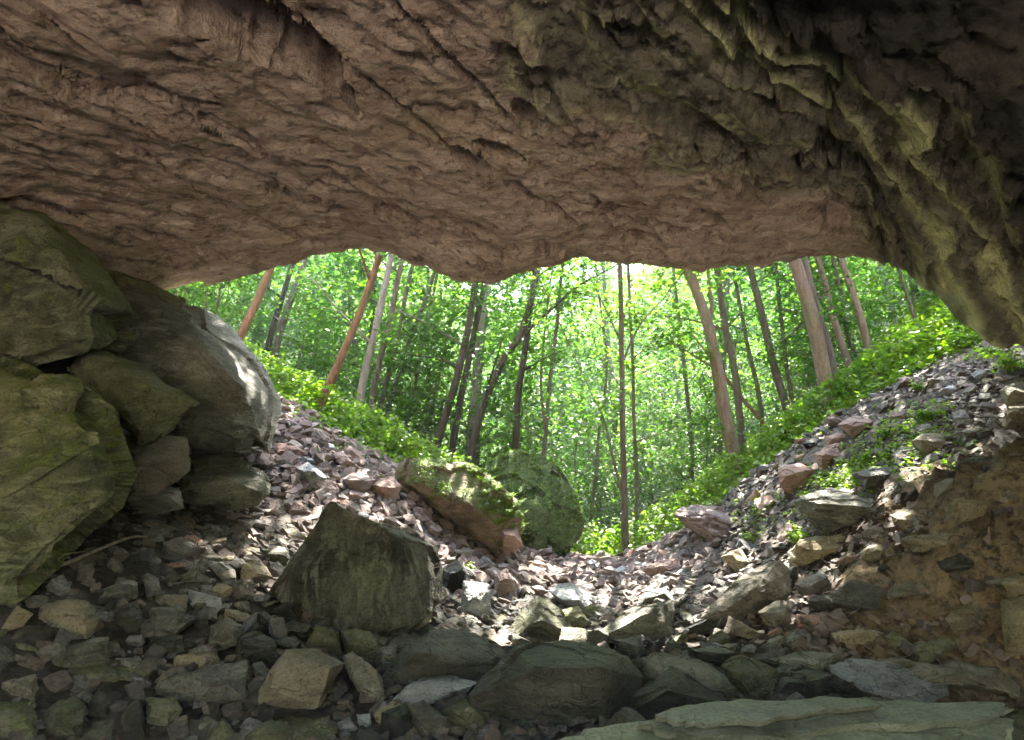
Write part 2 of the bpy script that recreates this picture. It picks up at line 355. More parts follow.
# small overlapping beds in the pinkish part: saw-tooth across the bedding
s_ = R[:, 1].reshape(CX.shape) * 1.15 + .55 * n_big + .35 * n_st
saw = (s_ - np.floor(s_)); hs = np.array([((math.sin(k * 12.9898) * 43758.5) % 1) for k in range(-60, 60)])
amp = hs[np.clip(np.floor(s_).astype(int) + 60, 0, 119)]
dz += (.20 * (saw ** 5) * amp * sstep(amp, .45, .6) + .04 * n_st + .022 * n_fine + .02 * n_mid) * (1 + .9 * (fld > 1))
# pits where flakes have fallen out
pit = sstep(fbm(R, (.9, 2.6, 1.5), 3, .9).reshape(CX.shape), .42, .62); dz += pit * .09 + .11 * (VB > .8) * sstep(n_mid, -.25, .0) + .035 * (VC - .5) * np.where(fld > .9, 2.0, .45) + .05 * (VB - .5) * (fld > .9)
# broken terraces on the other side: slabs rise gently then drop
zt = np.clip(fl, 0, 5.6)
steps = [(1, .07), (1.7, .12), (2.4, .16), (3.1, .2), (4, .26), (5, .5)]
tot = sum(h for _, h in steps)
dd = tot / 5.2 * np.clip(zt - .8, 0, 10)
for k, hgt in steps: dd = dd - hgt * sstep(fl, k - .02, k + .20)
dz += dd * 1.0
edge = np.zeros_like(fl)
for k, hgt in steps: edge = np.maximum(edge, np.exp(-((fl - k - .10) / (.20 if k > 3 else .07)) ** 2) * (1 if k > 3 else .55))  # mask for the highlight painted along the riser edges
# the deep pockets of the ceiling
for (px, py, ra, rb, dep, ang) in [(240,18,1.0,.30,.8,30),(308,62,.5,.16,.6,42),(345,95,.3,.06,.25,48),(500,150,.35,.12,.2,20),(525,120,.25,.12,.22,70),(470,160,.35,.13,.2,25),(600,205,.45,.05,.12,8),
    (560,215,.4,.05,.1,30),(640,244,.5,.05,.1,5),(285,195,.3,.1,.15,20),(140,150,.4,.06,.1,35),(60,215,.4,.1,.14,20),(415,172,.15,.1,.15,30),(480,230,.3,.06,.1,25),(180,95,.35,.08,.12,10),(120,60,2.0,.035,.10,27),(380,90,1.6,.035,.12,40),(300,235,1.5,.04,.08,20),(640,222,1.0,.035,.10,12),(450,60,1.4,.035,.12,45),(220,160,1.8,.04,.08,22),(20,60,.5,.1,.16,35)]:
    cx, cy = chit(px, py); cx2, cy2 = chit(px + 30 * math.cos(math.radians(ang)), py + 30 * math.sin(math.radians(ang)))
    d = Vector((cx2 - cx, cy2 - cy)).normalized()
    a = (CX - cx) * d.x + (CY - cy) * d.y; b = -(CX - cx) * d.y + (CY - cy) * d.x
    r = np.sqrt((a / ra) ** 2 + (b / rb) ** 2) + .35 * n_mid + .2 * n_fine
    dz += dep * sstep(r, 1.02, .86)
dz = dz * (.22 + .78 * inside)
lipn = (1 - inside) * (.05 * n_mid + .03 * n_fine)
CZ = base + dz + lipn
# rows of the outer cliff face and the top, so that the overhang is a solid mass
rows = [np.stack([CX, CY, CZ], -1)]
out = []
for up, outw in [(.10,.05),(.25,.12),(.5,.2),(.9,.2),(1.4,.35),(2.0,.3),(2.8,.5),(3.8,.45),(5,.3),(6,-.3),(6.4,-1.5),(6,-4),(4,-8),(1.6,-10.6),(.9,-11.5)]:
    nn = np.array([mn.fractal((x * .7, up * 1.3, 3.1), .8, 2, 5) for x in xs])
    out.append(np.stack([xs, CY[0] + outw + .18 * nn * min(1, up), CZ[0] + up + .12 * nn * min(1, up)], -1))
Pc = np.concatenate([np.stack(out[::-1]), rows[0]], 0); nr = Pc.shape[0]
I = np.arange(nr * nu).reshape(nr, nu)
Fq = np.stack([I[:-1, :-1], I[:-1, 1:], I[1:, 1:], I[1:, :-1]], -1).reshape(-1, 4)
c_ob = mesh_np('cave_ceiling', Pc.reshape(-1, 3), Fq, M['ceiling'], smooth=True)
tag(c_ob, kind='structure', label='brown layered rock ceiling overhanging the cave mouth')
pad = np.zeros((len(out), nu))
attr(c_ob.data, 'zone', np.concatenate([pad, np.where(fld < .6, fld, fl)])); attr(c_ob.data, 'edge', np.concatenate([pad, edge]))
c_ob.data.set_sharp_from_angle(angle=math.radians(50))

# ------------------------------------------------------------------ rocks
def refine(bm, L, maxit=6):
    for _ in range(maxit):
        es = [e for e in bm.edges if e.calc_length() > L]
        if not es: break
        bmesh.ops.subdivide_edges(bm, edges=es, cuts=1, use_grid_fill=False)
        bmesh.ops.triangulate(bm, faces=[f for f in bm.faces if len(f.verts) > 3])
        if len(bm.faces) > 26000: break
def rockify(pts, seed, L, amp, layer=.0, ldir=None, lspace=.12, smooth=1, cuts=4):
    "a broken angular block: hull of the points, refined, worn at the edges, with bedding ledges and chips"
    bm = bmesh.new()
    for p in pts: bm.verts.new(p)
    r = bmesh.ops.convex_hull(bm, input=bm.verts)
    bmesh.ops.delete(bm, geom=[v for v in bm.verts if not v.link_faces], context='VERTS')
    rc = random.Random(seed * 7 + 1); c0 = sum((v.co for v in bm.verts), Vector()) / len(bm.verts)
    for _ in range(cuts):
        n = Vector([rc.gauss(0, 1) for _ in range(3)]).normalized()
        sup = max((v.co - c0).dot(n) for v in bm.verts); q = c0 + n * sup * rc.uniform(.84, .97)
        bmesh.ops.bisect_plane(bm, geom=bm.verts[:] + bm.edges[:] + bm.faces[:], plane_co=q, plane_no=n, clear_outer=True)
        es = [e for e in bm.edges if e.is_boundary]
        if es: bmesh.ops.holes_fill(bm, edges=es, sides=0)
    bmesh.ops.triangulate(bm, faces=bm.faces); bmesh.ops.recalc_face_normals(bm, faces=bm.faces)
    refine(bm, L)
    for _ in range(smooth): bmesh.ops.smooth_vert(bm, verts=bm.verts, factor=.3, use_axis_x=True, use_axis_y=True, use_axis_z=True)
    bm.normal_update()
    so = Vector((seed * 3.7 % 50, seed * 1.9 % 50, seed * 5.3 % 50))
    size = max((max(c) - min(c)) for c in zip(*[tuple(p) for p in pts]))
    fs = 1.3 / max(size, .15)
    ld = Vector(ldir or (.15, .25, 1)).normalized()
    new = []
    for v in bm.verts:
        p = v.co
        n = mn.fractal((p + so) * fs * 2.2, .8, 2.1, 6)
        r_ = 1 - abs(mn.noise((p + so * 2) * fs * 3.1)) * 2
        d = amp * (n * .6 + r_ * .2)
        # flat chips: per-cell offset
        dist, cellp = mn.voronoi((p + so) * fs * 3.2)
        c = mn.cell(cellp[0] * 7.31)
        d += amp * .9 * (c - .5)
        if layer:
            k = p.dot(ld) / lspace + .5 * mn.noise((p + so) * fs * 1.5)
            kk = math.floor(k); hh = (math.sin(kk * 12.9898 + seed) * 43758.5453) % 1
            side = 1 - abs(v.normal.dot(ld))
            d += layer * (hh - .5) * min(1, side * 2.5) - layer * .5 * max(0, 1 - abs(k - kk - .5) * -2 - 1.8) * side
        new.append(p + v.normal * d)
    for v, c in zip(bm.verts, new): v.co = c
    bm.normal_update()
    return bm
def bm_obj(name, bm, mat, parent=None, angle=24):
    me = bpy.data.meshes.new(name); bm.to_mesh(me); bm.free(); me.materials.append(mat)
    me.polygons.foreach_set('use_smooth', np.ones(len(me.polygons), bool)); me.set_sharp_from_angle(angle=math.radians(angle))
    o = bpy.data.objects.new(name, me); COL.objects.link(o); o.parent = parent; return o
_seed = [0]
ROCKBOX = []
def rock(kind, label, outline, Y=None, t=None, mat='grey', ridge=(), lean=.62, layer=.25, amp=.035, L=None, group='boulders and blocks fallen on the cave floor', ldir=None, cat=None, sink=.12, back=.82, jit=None):
    if jit is None: jit = .05 if ridge else .16
    _seed[0] += 1; sd = _seed[0]; rnd = random.Random(sd)
    bpx = sorted(outline, key=lambda a: -a[1])[:2]
    if Y is None: Y = hit((bpx[0][0] + bpx[1][0]) / 2, min(bpx[0][1], 739)).y
    y0, y1 = min(a[1] for a in outline), max(a[1] for a in outline)
    W = (max(a[0] for a in outline) - min(a[0] for a in outline)) / F * Y; Hh = (y1 - y0) / F * Y
    if t is None: t = .62 * W + .25 * Hh
    pts = []; cx = sum(a[0] for a in outline) / len(outline); cy = sum(a[1] for a in outline) / len(outline)
    for a in outline:
        d = a[2] if len(a) > 2 else lean * t * (y1 - a[1]) / max(1, y1 - y0)
        yg = hit(a[0], a[1]).y if a[1] > 500 else 99
        d += rnd.uniform(-1, 1) * t * jit; d = min(d, .62 * (yg - Y))
        pts.append(at(a[0], a[1], Y + d))
        bx, by = cx + (a[0] - cx) * back, cy + (a[1] - cy) * back
        if a[1] > 500: pts.append(at(bx, by, Y + d + max(.02, min(t * .75, .98 * (yg - Y - d)))))
        else:
            q = at(bx, by, Y + d); pts.append(q + Vector((q.x / q.y * t * .75, t * .75, -.05 * Hh)))
    fr = [p for p in pts[::2]]
    for p in (min(fr, key=lambda p: p.z),): pts.append(p + Vector((0, .1 * t, -sink * Hh - .02)))
    if not ridge:
        for u in (.2, .45, .75):
            xx = cx + (u - .5 + rnd.uniform(-.08, .08)) * (W / Y * F) * .8; pts.append(at(xx, y0 + (y1 - y0) * rnd.uniform(.28, .6), Y + t * rnd.uniform(-.2, .04)))
    for a in ridge: pts.append(at(a[0], a[1], Y + a[2]))
    c = sum(pts, Vector()) / len(pts)
    pts = [p - c for p in pts]
    size = max(W, Hh, .1)
    if L is None: L = min(.07, max(.018, size / 26))
    bm = rockify(pts, sd, L, amp * size * .55, layer * amp * size * 1.4, ldir or (rnd.uniform(-.4, .4), rnd.uniform(-.4, .4), 1), lspace=max(.03, size * rnd.uniform(.07, .14)), smooth=0 if size < 1 else 1)
    o = bm_obj(kind, bm, M[mat]); o.location = c
    tag(o, label, cat or kind.replace('_', ' '), group)
    ROCKBOX.append((c.x, c.y, max(W, t) * .5))
    return o
# ------------------------------------------------------------------ trees
def leaf_quads(C, D, N, S, wid=.62):
    "rhombic leaves: centre, direction, normal, length"
    D = D / np.linalg.norm(D, axis=1, keepdims=True)
    N = N - (N * D).sum(1, keepdims=True) * D; N /= np.linalg.norm(N, axis=1, keepdims=True) + 1e-9
    B = np.cross(N, D); S = S[:, None]
    V = np.stack([C - D * S * .5, C + B * S * wid * .5 - D * S * .05 - N * S * .07, C + D * S * .5 - N * S * .05, C - B * S * wid * .5 - D * S * .05 - N * S * .07], 1).reshape(-1, 3)
    return V, np.arange(len(V)).reshape(-1, 4)
def sprays(centers, radii, per, size, rng, flat=.16, tilt=.45, droop=.12):
    "flat layered sprays of leaves around the given centres"
    C = np.repeat(centers, per, 0); Rr = np.repeat(radii, per); n = len(C)
    a = rng.uniform(0, 2 * PI, n); r = np.sqrt(rng.uniform(0, 1, n)) * Rr
    # lobed outline
    ph = np.repeat(rng.uniform(0, 6.28, len(centers)), per); r *= .65 + .35 * np.cos(a * 3 + ph)
    tn = np.repeat(rng.normal(0, .28, (len(centers), 2)), per, 0)
    P = np.stack([np.cos(a) * r, np.sin(a) * r, rng.normal(0, 1, n) * flat * Rr - droop * r * r / np.maximum(Rr, .01)], 1)
    P[:, 2] += tn[:, 0] * P[:, 0] + tn[:, 1] * P[:, 1]
    D = np.stack([np.cos(a) + rng.normal(0, .6, n), np.sin(a) + rng.normal(0, .6, n), rng.normal(-.25, .35, n)], 1)
    N = np.stack([rng.normal(0, tilt, n), rng.normal(0, tilt, n), np.ones(n)], 1)
    return leaf_quads(C + P, D, N, size * rng.uniform(.45, 1.5, n))
def tube(path, radii, seg=8, wob=0.0, rng=None):
    path = [Vector(p) for p in path]; V, Fc = [], []
    up = Vector((0.3, 1, .1)).normalized()
    for i, p in enumerate(path):
        t = (path[min(i + 1, len(path) - 1)] - path[max(i - 1, 0)]).normalized()
        a = t.cross(up).normalized(); b = t.cross(a)
        for k in range(seg):
            th = 2 * PI * k / seg; rr = radii[i] * (1 + (wob * mn.noise((p.x + math.cos(th) * 2, p.y + math.sin(th) * 2, p.z * .8)) if wob else 0))
            V.append(p + (a * math.cos(th) + b * math.sin(th)) * rr)
    for i in range(len(path) - 1):
        for k in range(seg):
            k2 = (k + 1) % seg; Fc.append((i * seg + k, i * seg + k2, (i + 1) * seg + k2, (i + 1) * seg + k))
    return [tuple(v) for v in V], Fc
def smooth_path(P, n=6):
    P = [Vector(p) for p in P]; out = []
    for i in range(len(P) - 1):
        p0, p1, p2, p3 = P[max(i - 1, 0)], P[i], P[i + 1], P[min(i + 2, len(P) - 1)]
        for k in range(n):
            t = k / n; out.append(.5 * ((2 * p1) + (p2 - p0) * t + (2 * p0 - 5 * p1 + 4 * p2 - p3) * t * t + (3 * p1 - p0 - 3 * p2 + p3) * t ** 3))
    out.append(P[-1]); return out
def join(parts):
    V, Fc, o = [], [], 0
    for v, f in parts:
        v = np.asarray(v, float).reshape(-1, 3); f = np.asarray(f, int); V.append(v); Fc.append(f + o); o += len(v)
    return np.concatenate(V), np.concatenate(Fc)
def limbs_from(path, radii, n, lo, hi, rng, length, parts, ends, side=None):
    "limbs leaving a trunk; collects tube parts and the points where foliage sits"
    zs = [p.z for p in path]
    for k in range(n):
        z = lo + (hi - lo) * (k + rng.uniform(0, 1)) / n
        i = int(np.clip(np.searchsorted(zs, z), 1, len(path) - 2)); p = path[i]; r = radii[i]
        a = rng.uniform(0, 2 * PI); ln = length * rng.uniform(.6, 1.25) * (1.1 - .55 * (z - lo) / max(.1, hi - lo))
        d = Vector((math.cos(a), math.sin(a), rng.uniform(.35, .9)))
        q = [p]; 
        for s in range(1, 6):
            d = (d + Vector((rng.normal(0, .13), rng.normal(0, .13), -.06 + rng.normal(0, .06)))); q.append(q[-1] + d.normalized() * ln / 5)
        rr = [max(.006, min(r * .5, .012 * ln + .012) * (1 - .17 * s)) for s in range(6)]
        parts.append(tube(q, rr, 5))
        for s in (2, 3, 4, 5, 5): ends.append(q[s] + Vector((rng.normal(0, .3), rng.normal(0, .3), rng.normal(0, .2))))
        for s in (2, 3, 4):
            e = q[s] + Vector((rng.normal(0, .5), rng.normal(0, .5), rng.normal(.15, .25))) * ln * .3
            parts.append(tube([q[s], (q[s] + e) / 2 + Vector((0, 0, .06)), e], [rr[s] * .6, rr[s] * .4, .005], 4)); ends.append(e)
def tree(label, path, Y, wpx, bark='bark', leafn=30, low=2.2, nl=9, length=2.2, H_=15, forks=(), seed=0, group='trees outside the cave mouth', leafs=.13, kind='tree', rad=.62, leaf='leaf', dY=0):
    rng = np.random.default_rng(seed + 100)
    p0 = at(*path[0], Y); x0, y0 = p0.x, Y; z0 = h1(x0, y0)
    root = empty(kind, (x0, y0, z0)); tag(root, label, 'tree', group)
    P = [at(px, py, Y + dY * i) for i, (px, py) in enumerate(path)]
    if P[0].z > z0 - .2: 
        d = (P[1] - P[0]).normalized(); P.insert(0, Vector((P[0].x - d.x / max(.3, d.z) * (P[0].z - z0 + .35) * .6, P[0].y, z0 - .35)))
    d = (P[-1] - P[-2]).normalized()
    while P[-1].z < z0 + H_:
        d = (d + Vector((rng.normal(0, .03), rng.normal(0, .03), .12))).normalized(); P.append(P[-1] + d * 2.2)
    P = smooth_path(P, 7); r0 = wpx / F * Y / 2; zt = P[-1].z; zb = P[0].z
    P = [p + Vector((mn.noise((p.z * .5, seed, 1.)), mn.noise((p.z * .5, seed, 9.)), 0)) * .05 for p in P]
    rad_ = [r0 * (1.03 - .8 * ((p.z - zb) / (zt - zb))) * (1 + .55 * math.exp(-(p.z - zb - .2) * 2.6)) for p in P]
    loc = Vector((x0, y0, z0))
    parts = [tube(P, rad_, 12, .12)]
    ends = []; lp_ = []
    for fk in forks:      # (start index pixel points..., width)
        q = smooth_path([at(px, py, Y) for px, py in fk[0]] , 5); dd = (q[-1] - q[-2]).normalized()
        for _ in range(4): q.append(q[-1] + (dd + Vector((0, 0, .15))).normalized() * .9)
        rr = [fk[1] / F * Y / 2 * (1 - .75 * i / len(q)) for i in range(len(q))]
        lp_.append(tube(q, rr, 8)); ends += [q[i] + Vector((rng.normal(0, .4), rng.normal(0, .4), .1)) for i in range(len(q) // 2, len(q))]
    limbs_from(P, rad_, nl, z0 + low, zt - .5, rng, length, lp_, ends)
    ends.append(P[-1])
    tv, tf = join(parts + lp_); mesh_np('trunk', tv - np.array(loc), tf, M[bark], root, True)
    E = np.array([tuple(e) for e in ends]); E = E[(E[:, 2] < z0 + 7.5) | (rng.uniform(0, 1, len(E)) < .35)]; rr = rng.uniform(.6, 1.25, len(E)) * rad
    V, Fc = sprays(E, rr, leafn, leafs, rng)
    mesh_np('crown', V - np.array(loc), Fc, M[leaf], root)
    return root
TR = [
 ('reddish slender trunk leaning over directly above the big slanting boulder', [(238,345),(256,305),(270,268),(283,235)], 13.5, 8.5, dict(bark='redbark')),
 ('dark slim trunk just beside the reddish trunk above the slanting boulder', [(273,325),(284,290),(293,262)], 19, 6.5, dict(bark='darkbark')),
 ('grey trunk, thicker of the dark pair above the slanting boulder', [(280,332),(292,296),(304,262)], 18, 8, dict(bark='bark')),
 ('orange-brown slender trunk rising from the fern edge of the scree', [(322,402),(338,365),(360,310),(382,250),(392,222)], 13, 8.5, dict(bark='redbark')),
 ('pale grey straight trunk behind the orange-brown trunk', [(361,390),(375,335),(389,262),(396,230)], 15, 8, dict(bark='palebark')),
 ('grey trunk, first of the close-set leaning stems right of the pale one', [(374,390),(388,330),(402,262)], 16.5, 7, dict()),
 ('thin leaning stem in the middle of the close-set clump', [(383,396),(398,335),(412,268)], 17.5, 5.5, dict(bark='bark')),
 ('thin curved stem at the outer side of the close-set clump', [(391,400),(408,345),(430,285)], 18.5, 5, dict(bark='bark')),
 ('dark trunk left of a close pair above the fern bank', [(439,437),(455,385),(469,325),(476,275)], 16, 8.5, dict(bark='darkbark')),
 ('dark trunk right of a close pair above the fern bank', [(452,450),(462,392),(474,335),(484,285)], 16.5, 7.5, dict(bark='darkbark')),
 ('curving dark tree whose long limb arches to the right under the rock lip', [(471,458),(482,410),(503,360),(520,335),(534,290),(540,262)], 15, 8.5, dict(bark='darkbark', forks=[([(520,338),(548,312),(580,285),(612,268)], 4)], length=3)),
 ('upright dark trunk rising behind the round mossy boulder', [(515,456),(518,400),(524,350),(533,290),(536,262)], 15.5, 8, dict(bark='darkbark')),
 ('thin double stem rising right of the round mossy boulder top', [(543,460),(548,400),(556,330),(563,270)], 16, 5, dict(bark='bark', forks=[([(545,430),(541,380),(546,320),(552,270)], 3)])),
 ('slim straight greyish tree standing alone at the middle of the opening', [(626,558),(624,480),(622,400),(621,320),(620,262)], 12.2, 6.2, dict(bark='bark', forks=[([(624,500),(612,455),(604,420),(592,395)], 3), ([(623,360),(640,325),(662,300)], 2.2), ([(622,345),(606,310),(596,290)], 2)], length=1.6, nl=12, low=3)),
 ('thin dark sapling trunk just right of the slim middle tree', [(634,545),(636,470),(633,370),(630,300)], 13.2, 4, dict(bark='bark', length=1.4)),
 ('big beige trunk with a side fork, leaning left over the right bank', [(735,462),(724,400),(708,330),(694,285),(684,255)], 13.2, 13.5, dict(bark='tanbark', forks=[([(706,332),(712,305),(709,285),(708,258)], 5)])),
 ('slender tree behind the big forked beige trunk', [(743,446),(736,380),(726,330),(716,268)], 14.5, 8, dict(bark='bark')),
 ('broken leaning snag between two trunks on the right bank', [(771,437),(757,415),(742,398)], 14.8, 6, dict(bark='redbark')),
 ('dark slim trunk standing left of the knobbly forked stem', [(789,418),(775,370),(762,315),(750,268)], 14.5, 8.5, dict(bark='bark')),
 ('thin companion stem touching the dark slim trunk on the right bank', [(795,412),(786,365),(780,310),(776,265)], 15, 4.5, dict(bark='bark')),
 ('widest orange-brown trunk leaning left on the right bank', [(829,403),(818,345),(805,295),(793,255)], 12.6, 15, dict(bark='tanbark')),
 ('greyer trunk joined to the widest orange-brown trunk', [(837,400),(827,345),(814,300),(802,255)], 12.9, 11, dict(bark='bark')),
 ('slim trunk between the widest trunk and the last leaning one', [(853,382),(843,345),(830,300),(816,256)], 13.4, 7, dict(bark='tanbark')),
 ('last clear leaning trunk before the rock lip on the right', [(874,372),(862,325),(850,285),(841,255)], 13.2, 8, dict(bark='tanbark')),
 ('thin crooked stem crossing beside the last leaning trunk', [(866,372),(850,340),(842,300),(833,262)], 14.2, 4, dict(bark='bark')),
 ('thin distant sapling under the low right end of the lip', [(922,350),(915,325),(908,300)], 13.5, 3.2, dict(bark='bark')),
 ('faint slim trunk between the slim middle tree and the forked beige trunk', [(693,505),(690,440),(684,360),(676,290)], 17, 4.5, dict(bark='bark')),
 ('very thin leaning stem left of the slim middle tree', [(590,520),(598,450),(606,370),(600,300)], 17, 3.5, dict(bark='bark')),
 ('thin crossing stem just left of the dark slim trunk on the right bank', [(765,455),(758,390),(745,330),(732,270)], 16.5, 4.5, dict(bark='bark')),
 ('thin grey stem between the dark close pair and the curving tree', [(428,432),(440,370),(452,320),(460,270)], 20, 4.5, dict(bark='bark')),
 ('thin stem leaning right at the foot of the pale grey trunk', [(404,432),(416,385),(424,340),(436,280)], 18.5, 4, dict(bark='bark')),
]
for i, (lab, path, Yt, wpx, kw) in enumerate(TR):
    tall = 'snag' not in lab
    kw = dict(kw)
    if not tall: kw.update(H_=2.0, nl=2, leafn=4, low=1, length=.6)
    tree(lab, path, Yt, wpx, seed=i, **kw)

# trees further back: a few built, the rest copied
def proto_tree(seed, H_, bark, leaf, leafs, per, low):
    rng = np.random.default_rng(seed); root = empty('forest_tree', (0, 0, 0))
    P = [Vector((0, 0, -.5))]; d = Vector((rng.normal(0, .06), rng.normal(0, .06), 1))
    while P[-1].z < H_: P.append(P[-1] + d.normalized() * 2); d += Vector((rng.normal(0, .05), rng.normal(0, .05), 0))
    P = smooth_path(P, 3); r = [.135 * (1.05 - p.z / H_ * .85) for p in P]
    lp_, ends = [], []; limbs_from(P, r, 15, low, H_ - .5, rng, 3.0, lp_, ends)
    v, f = join([tube(P, r, 8)] + lp_); mesh_np('trunk', v, f, M[bark], root, True)
    E = np.array([tuple(e) for e in ends]); E = np.concatenate([E, E + rng.normal(0, .7, E.shape)])
    V, Fc = sprays(E, rng.uniform(.55, 1.2, len(E)), per, leafs, rng); mesh_np('crown', V, Fc, M[leaf], root)
    return root
def copy_tree(root):
    c = root.copy(); COL.objects.link(c)
    for ch in root.children:
        k = ch.copy(); COL.objects.link(k); k.parent = c
    return c
protos = [proto_tree(500 + k, h, b, 'leaf' if k % 2 else 'leaf3', .20, 20, lo) for k, (h, b, lo) in enumerate([(15,'bark',1.2),(18,'darkbark',2.2),(13,'bark',.8),(16,'palebark',1.8),(19,'bark',3)])]
used = [False] * len(protos); rng = np.random.default_rng(77); n = 0; spots = []
tries = 0
while n < 92 and tries < 6000:
    tries += 1
    y = 18 + 40 * rng.uniform() ** 1.1; x = rng.uniform(-.95, .95) * (y + 2)
    if n >= 80: y = rng.uniform(27, 52); x = rng.uniform(.02, .3) * y
    sepm = 1.5 + .02 * y
    if y < 24 and abs(x - 3) < 2.5: continue
    if any((x - a) ** 2 + (y - b) ** 2 < sepm ** 2 for a, b in spots): continue
    # a ragged gap in the canopy over the stream
    spots.append((x, y)); k = int(rng.integers(len(protos)))
    o = protos[k] if not used[k] else copy_tree(protos[k]); used[k] = True
    o.location = (x, y, h1(x, y) - .1); o.rotation_euler = (rng.normal(0, .05), rng.normal(0, .05), rng.uniform(0, 6.28)); s = rng.uniform(.8, 1.2); o.scale = (s, s, s)
    dist = 'tall leafy tree deep in the forest outside the cave' if y > 32 else 'leafy forest tree standing behind the first row of trunks'
    tag(o, dist, 'tree', 'trees deep in the forest' if y > 32 else 'trees behind the first row of trunks'); n += 1
# saplings filling the understorey
def proto_sap(seed):
    rng = np.random.default_rng(seed); root = empty('sapling', (0, 0, 0)); h = 4.2
    P = smooth_path([Vector((0, 0, -.2)), Vector((rng.normal(0, .1), rng.normal(0, .1), 1.4)), Vector((rng.normal(0, .2), rng.normal(0, .2), 2.8)), Vector((rng.normal(0, .3), rng.normal(0, .3), h))], 5)
    r = [.03 * (1.05 - max(0, p.z) / h * .85) for p in P]; lp_, ends = [], []
    limbs_from(P, r, 13, .5, h - .1, rng, 1.5, lp_, ends)
    v, f = join([tube(P, r, 6)] + lp_); mesh_np('stem', v, f, M['bark'], root, True)
    E = np.array([tuple(e) for e in ends]); V, Fc = sprays(E, rng.uniform(.3, .6, len(E)), 28, .10, rng); mesh_np('foliage', V, Fc, M['leaf'], root)
    return root
saps = [proto_sap(900 + k) for k in range(3)]; us = [False] * 3; n = 0; tries = 0; spots = []
while n < 135 and tries < 8000:
    tries += 1
    y = 12.8 + 17 * rng.uniform(); x = rng.uniform(-.9, .9) * (y + 1)
    if y < 16 and -6.5 < x < 6.8: 
        if not (0.9 < x < 3.4 and y > 13.4 and rng.uniform() < .3): continue
    if any((x - a) ** 2 + (y - b) ** 2 < .9 for a, b in spots): continue
    spots.append((x, y)); k = int(rng.integers(3)); o = saps[k] if not us[k] else copy_tree(saps[k]); us[k] = True
    o.location = (x, y, h1(x, y)); s = rng.uniform(.6, 1.35); o.scale = (s, s, s); o.rotation_euler = (0, 0, rng.uniform(0, 6.28))
    tag(o, 'young bright green sapling growing among the forest trunks', 'sapling', 'saplings among the forest trunks'); n += 1
# the wooded hillside that closes the view
rng = np.random.default_rng(5); n = 5200
yy = 48 + 75 * rng.uniform(0, 1, n) ** .9; xx = rng.uniform(-1.05, 1.05, n) * yy
zz = H(xx, yy) + rng.uniform(.5, 15, n)
V, Fc = sprays(np.stack([xx, yy, zz], 1), rng.uniform(1.2, 2.6, n), 30, .5, rng, flat=.28)
tag(mesh_np('distant_forest', V, Fc, M['leaf3']), 'hazy mass of far trees covering the opposite hillside', 'forest', kind='stuff')

# ------------------------------------------------------------------ the boulders and blocks one can tell apart
BG = 'boulders leaning against the cave wall'
rock('boulder','huge green algae-covered boulder filling the lower corner beside the dead branch',[(-220,420),(-120,350),(0,343),(60,368),(110,412),(137,470),(120,522),(80,562),(40,582),(-60,592),(-200,600)],Y=4.7,t=2.6,jit=.02,mat='moss',ridge=[(95,430,-.15),(60,500,-.1),(20,400,.35)],lean=.3,L=.045,group=BG,amp=.07,layer=.15,ldir=(-.5,.1,1))
rock('boulder','long mossy slab slanting down behind the huge green boulder',[(-300,120,0),(-60,180,.2),(0,223,.3),(60,264,.5),(95,286,.8),(140,335,.8),(115,352,.1),(90,352,0),(60,362,-.1),(0,380,0),(-200,420,0)],Y=5.9,t=2.6,mat='moss',group=BG,L=.045,layer=.15,amp=.07,ldir=(.3,.1,1))
rock('boulder','big slanting boulder with a pale smooth outer face against the forest',[(85,285,.2),(130,281,.6),(172,292,1.2),(205,306,1.5),(240,335,1.7),(266,365,1.7),(280,396,1.4),(279,425,.8),(262,432,.3),(235,420,0),(185,385,0),(120,365,0),(95,350,-.1)],Y=7.2,t=2.6,mat='slant',ridge=[(245,385,.1),(190,330,.0)],back=.9,group=BG,L=.04,amp=.065,layer=.15,ldir=(.7,.1,.8))
rock('boulder','shadowed olive block squeezed between the ceiling and the big slanting boulder',[(20,222),(60,245),(100,262),(172,289),(203,306),(190,345),(110,352),(50,310)],Y=8.2,t=1.4,mat='green',group=BG,L=.05,jit=.05)
rock('boulder','wedge-shaped brown rock face between the green boulder and the big slanting one',[(60,368,.1),(75,352,.1),(100,350,.2),(150,372,.2),(196,404,0),(178,428,-.1),(135,436,-.1),(112,415,-.1)],Y=6.1,t=1.5,mat='green',group=BG,amp=.075,L=.045,layer=.15,ldir=(.6,.1,.8))
rock('boulder','dark undercut rock with a pale upper edge below the big slanting boulder',[(150,378,.3),(185,384,.1),(222,402,0),(258,436,0),(252,448,0),(205,448,-.1),(165,440,-.1),(165,425,0)],Y=7.3,t=1.3,mat='grey',group=BG,amp=.075,L=.045)
rock('boulder','tan block leaning beside the huge green boulder, above the flat grey slab',[(126,438,.3),(150,433,.3),(188,434,.3),(190,468,.1),(172,486,0),(150,500,-.1),(130,500,0),(133,470,0)],Y=6.3,t=.9,mat='tan',group=BG,amp=.075,L=.035)
rock('boulder','flat grey slab with a split across it at the foot of the big slanting boulder',[(178,462,.5),(213,448,.6),(238,458,.6),(270,472,.5),(272,498,.1),(228,506,0),(183,503,0),(178,485,0)],Y=7.2,t=1.2,mat='grey',group=BG,amp=.075,L=.04,ridge=[(232,480,.05)])
rock('rock','low half-buried slab at the foot of the tan leaning block',[(150,484),(180,488),(184,508),(150,512),(128,505)],Y=6.2,t=.6,mat='grey',group=BG)
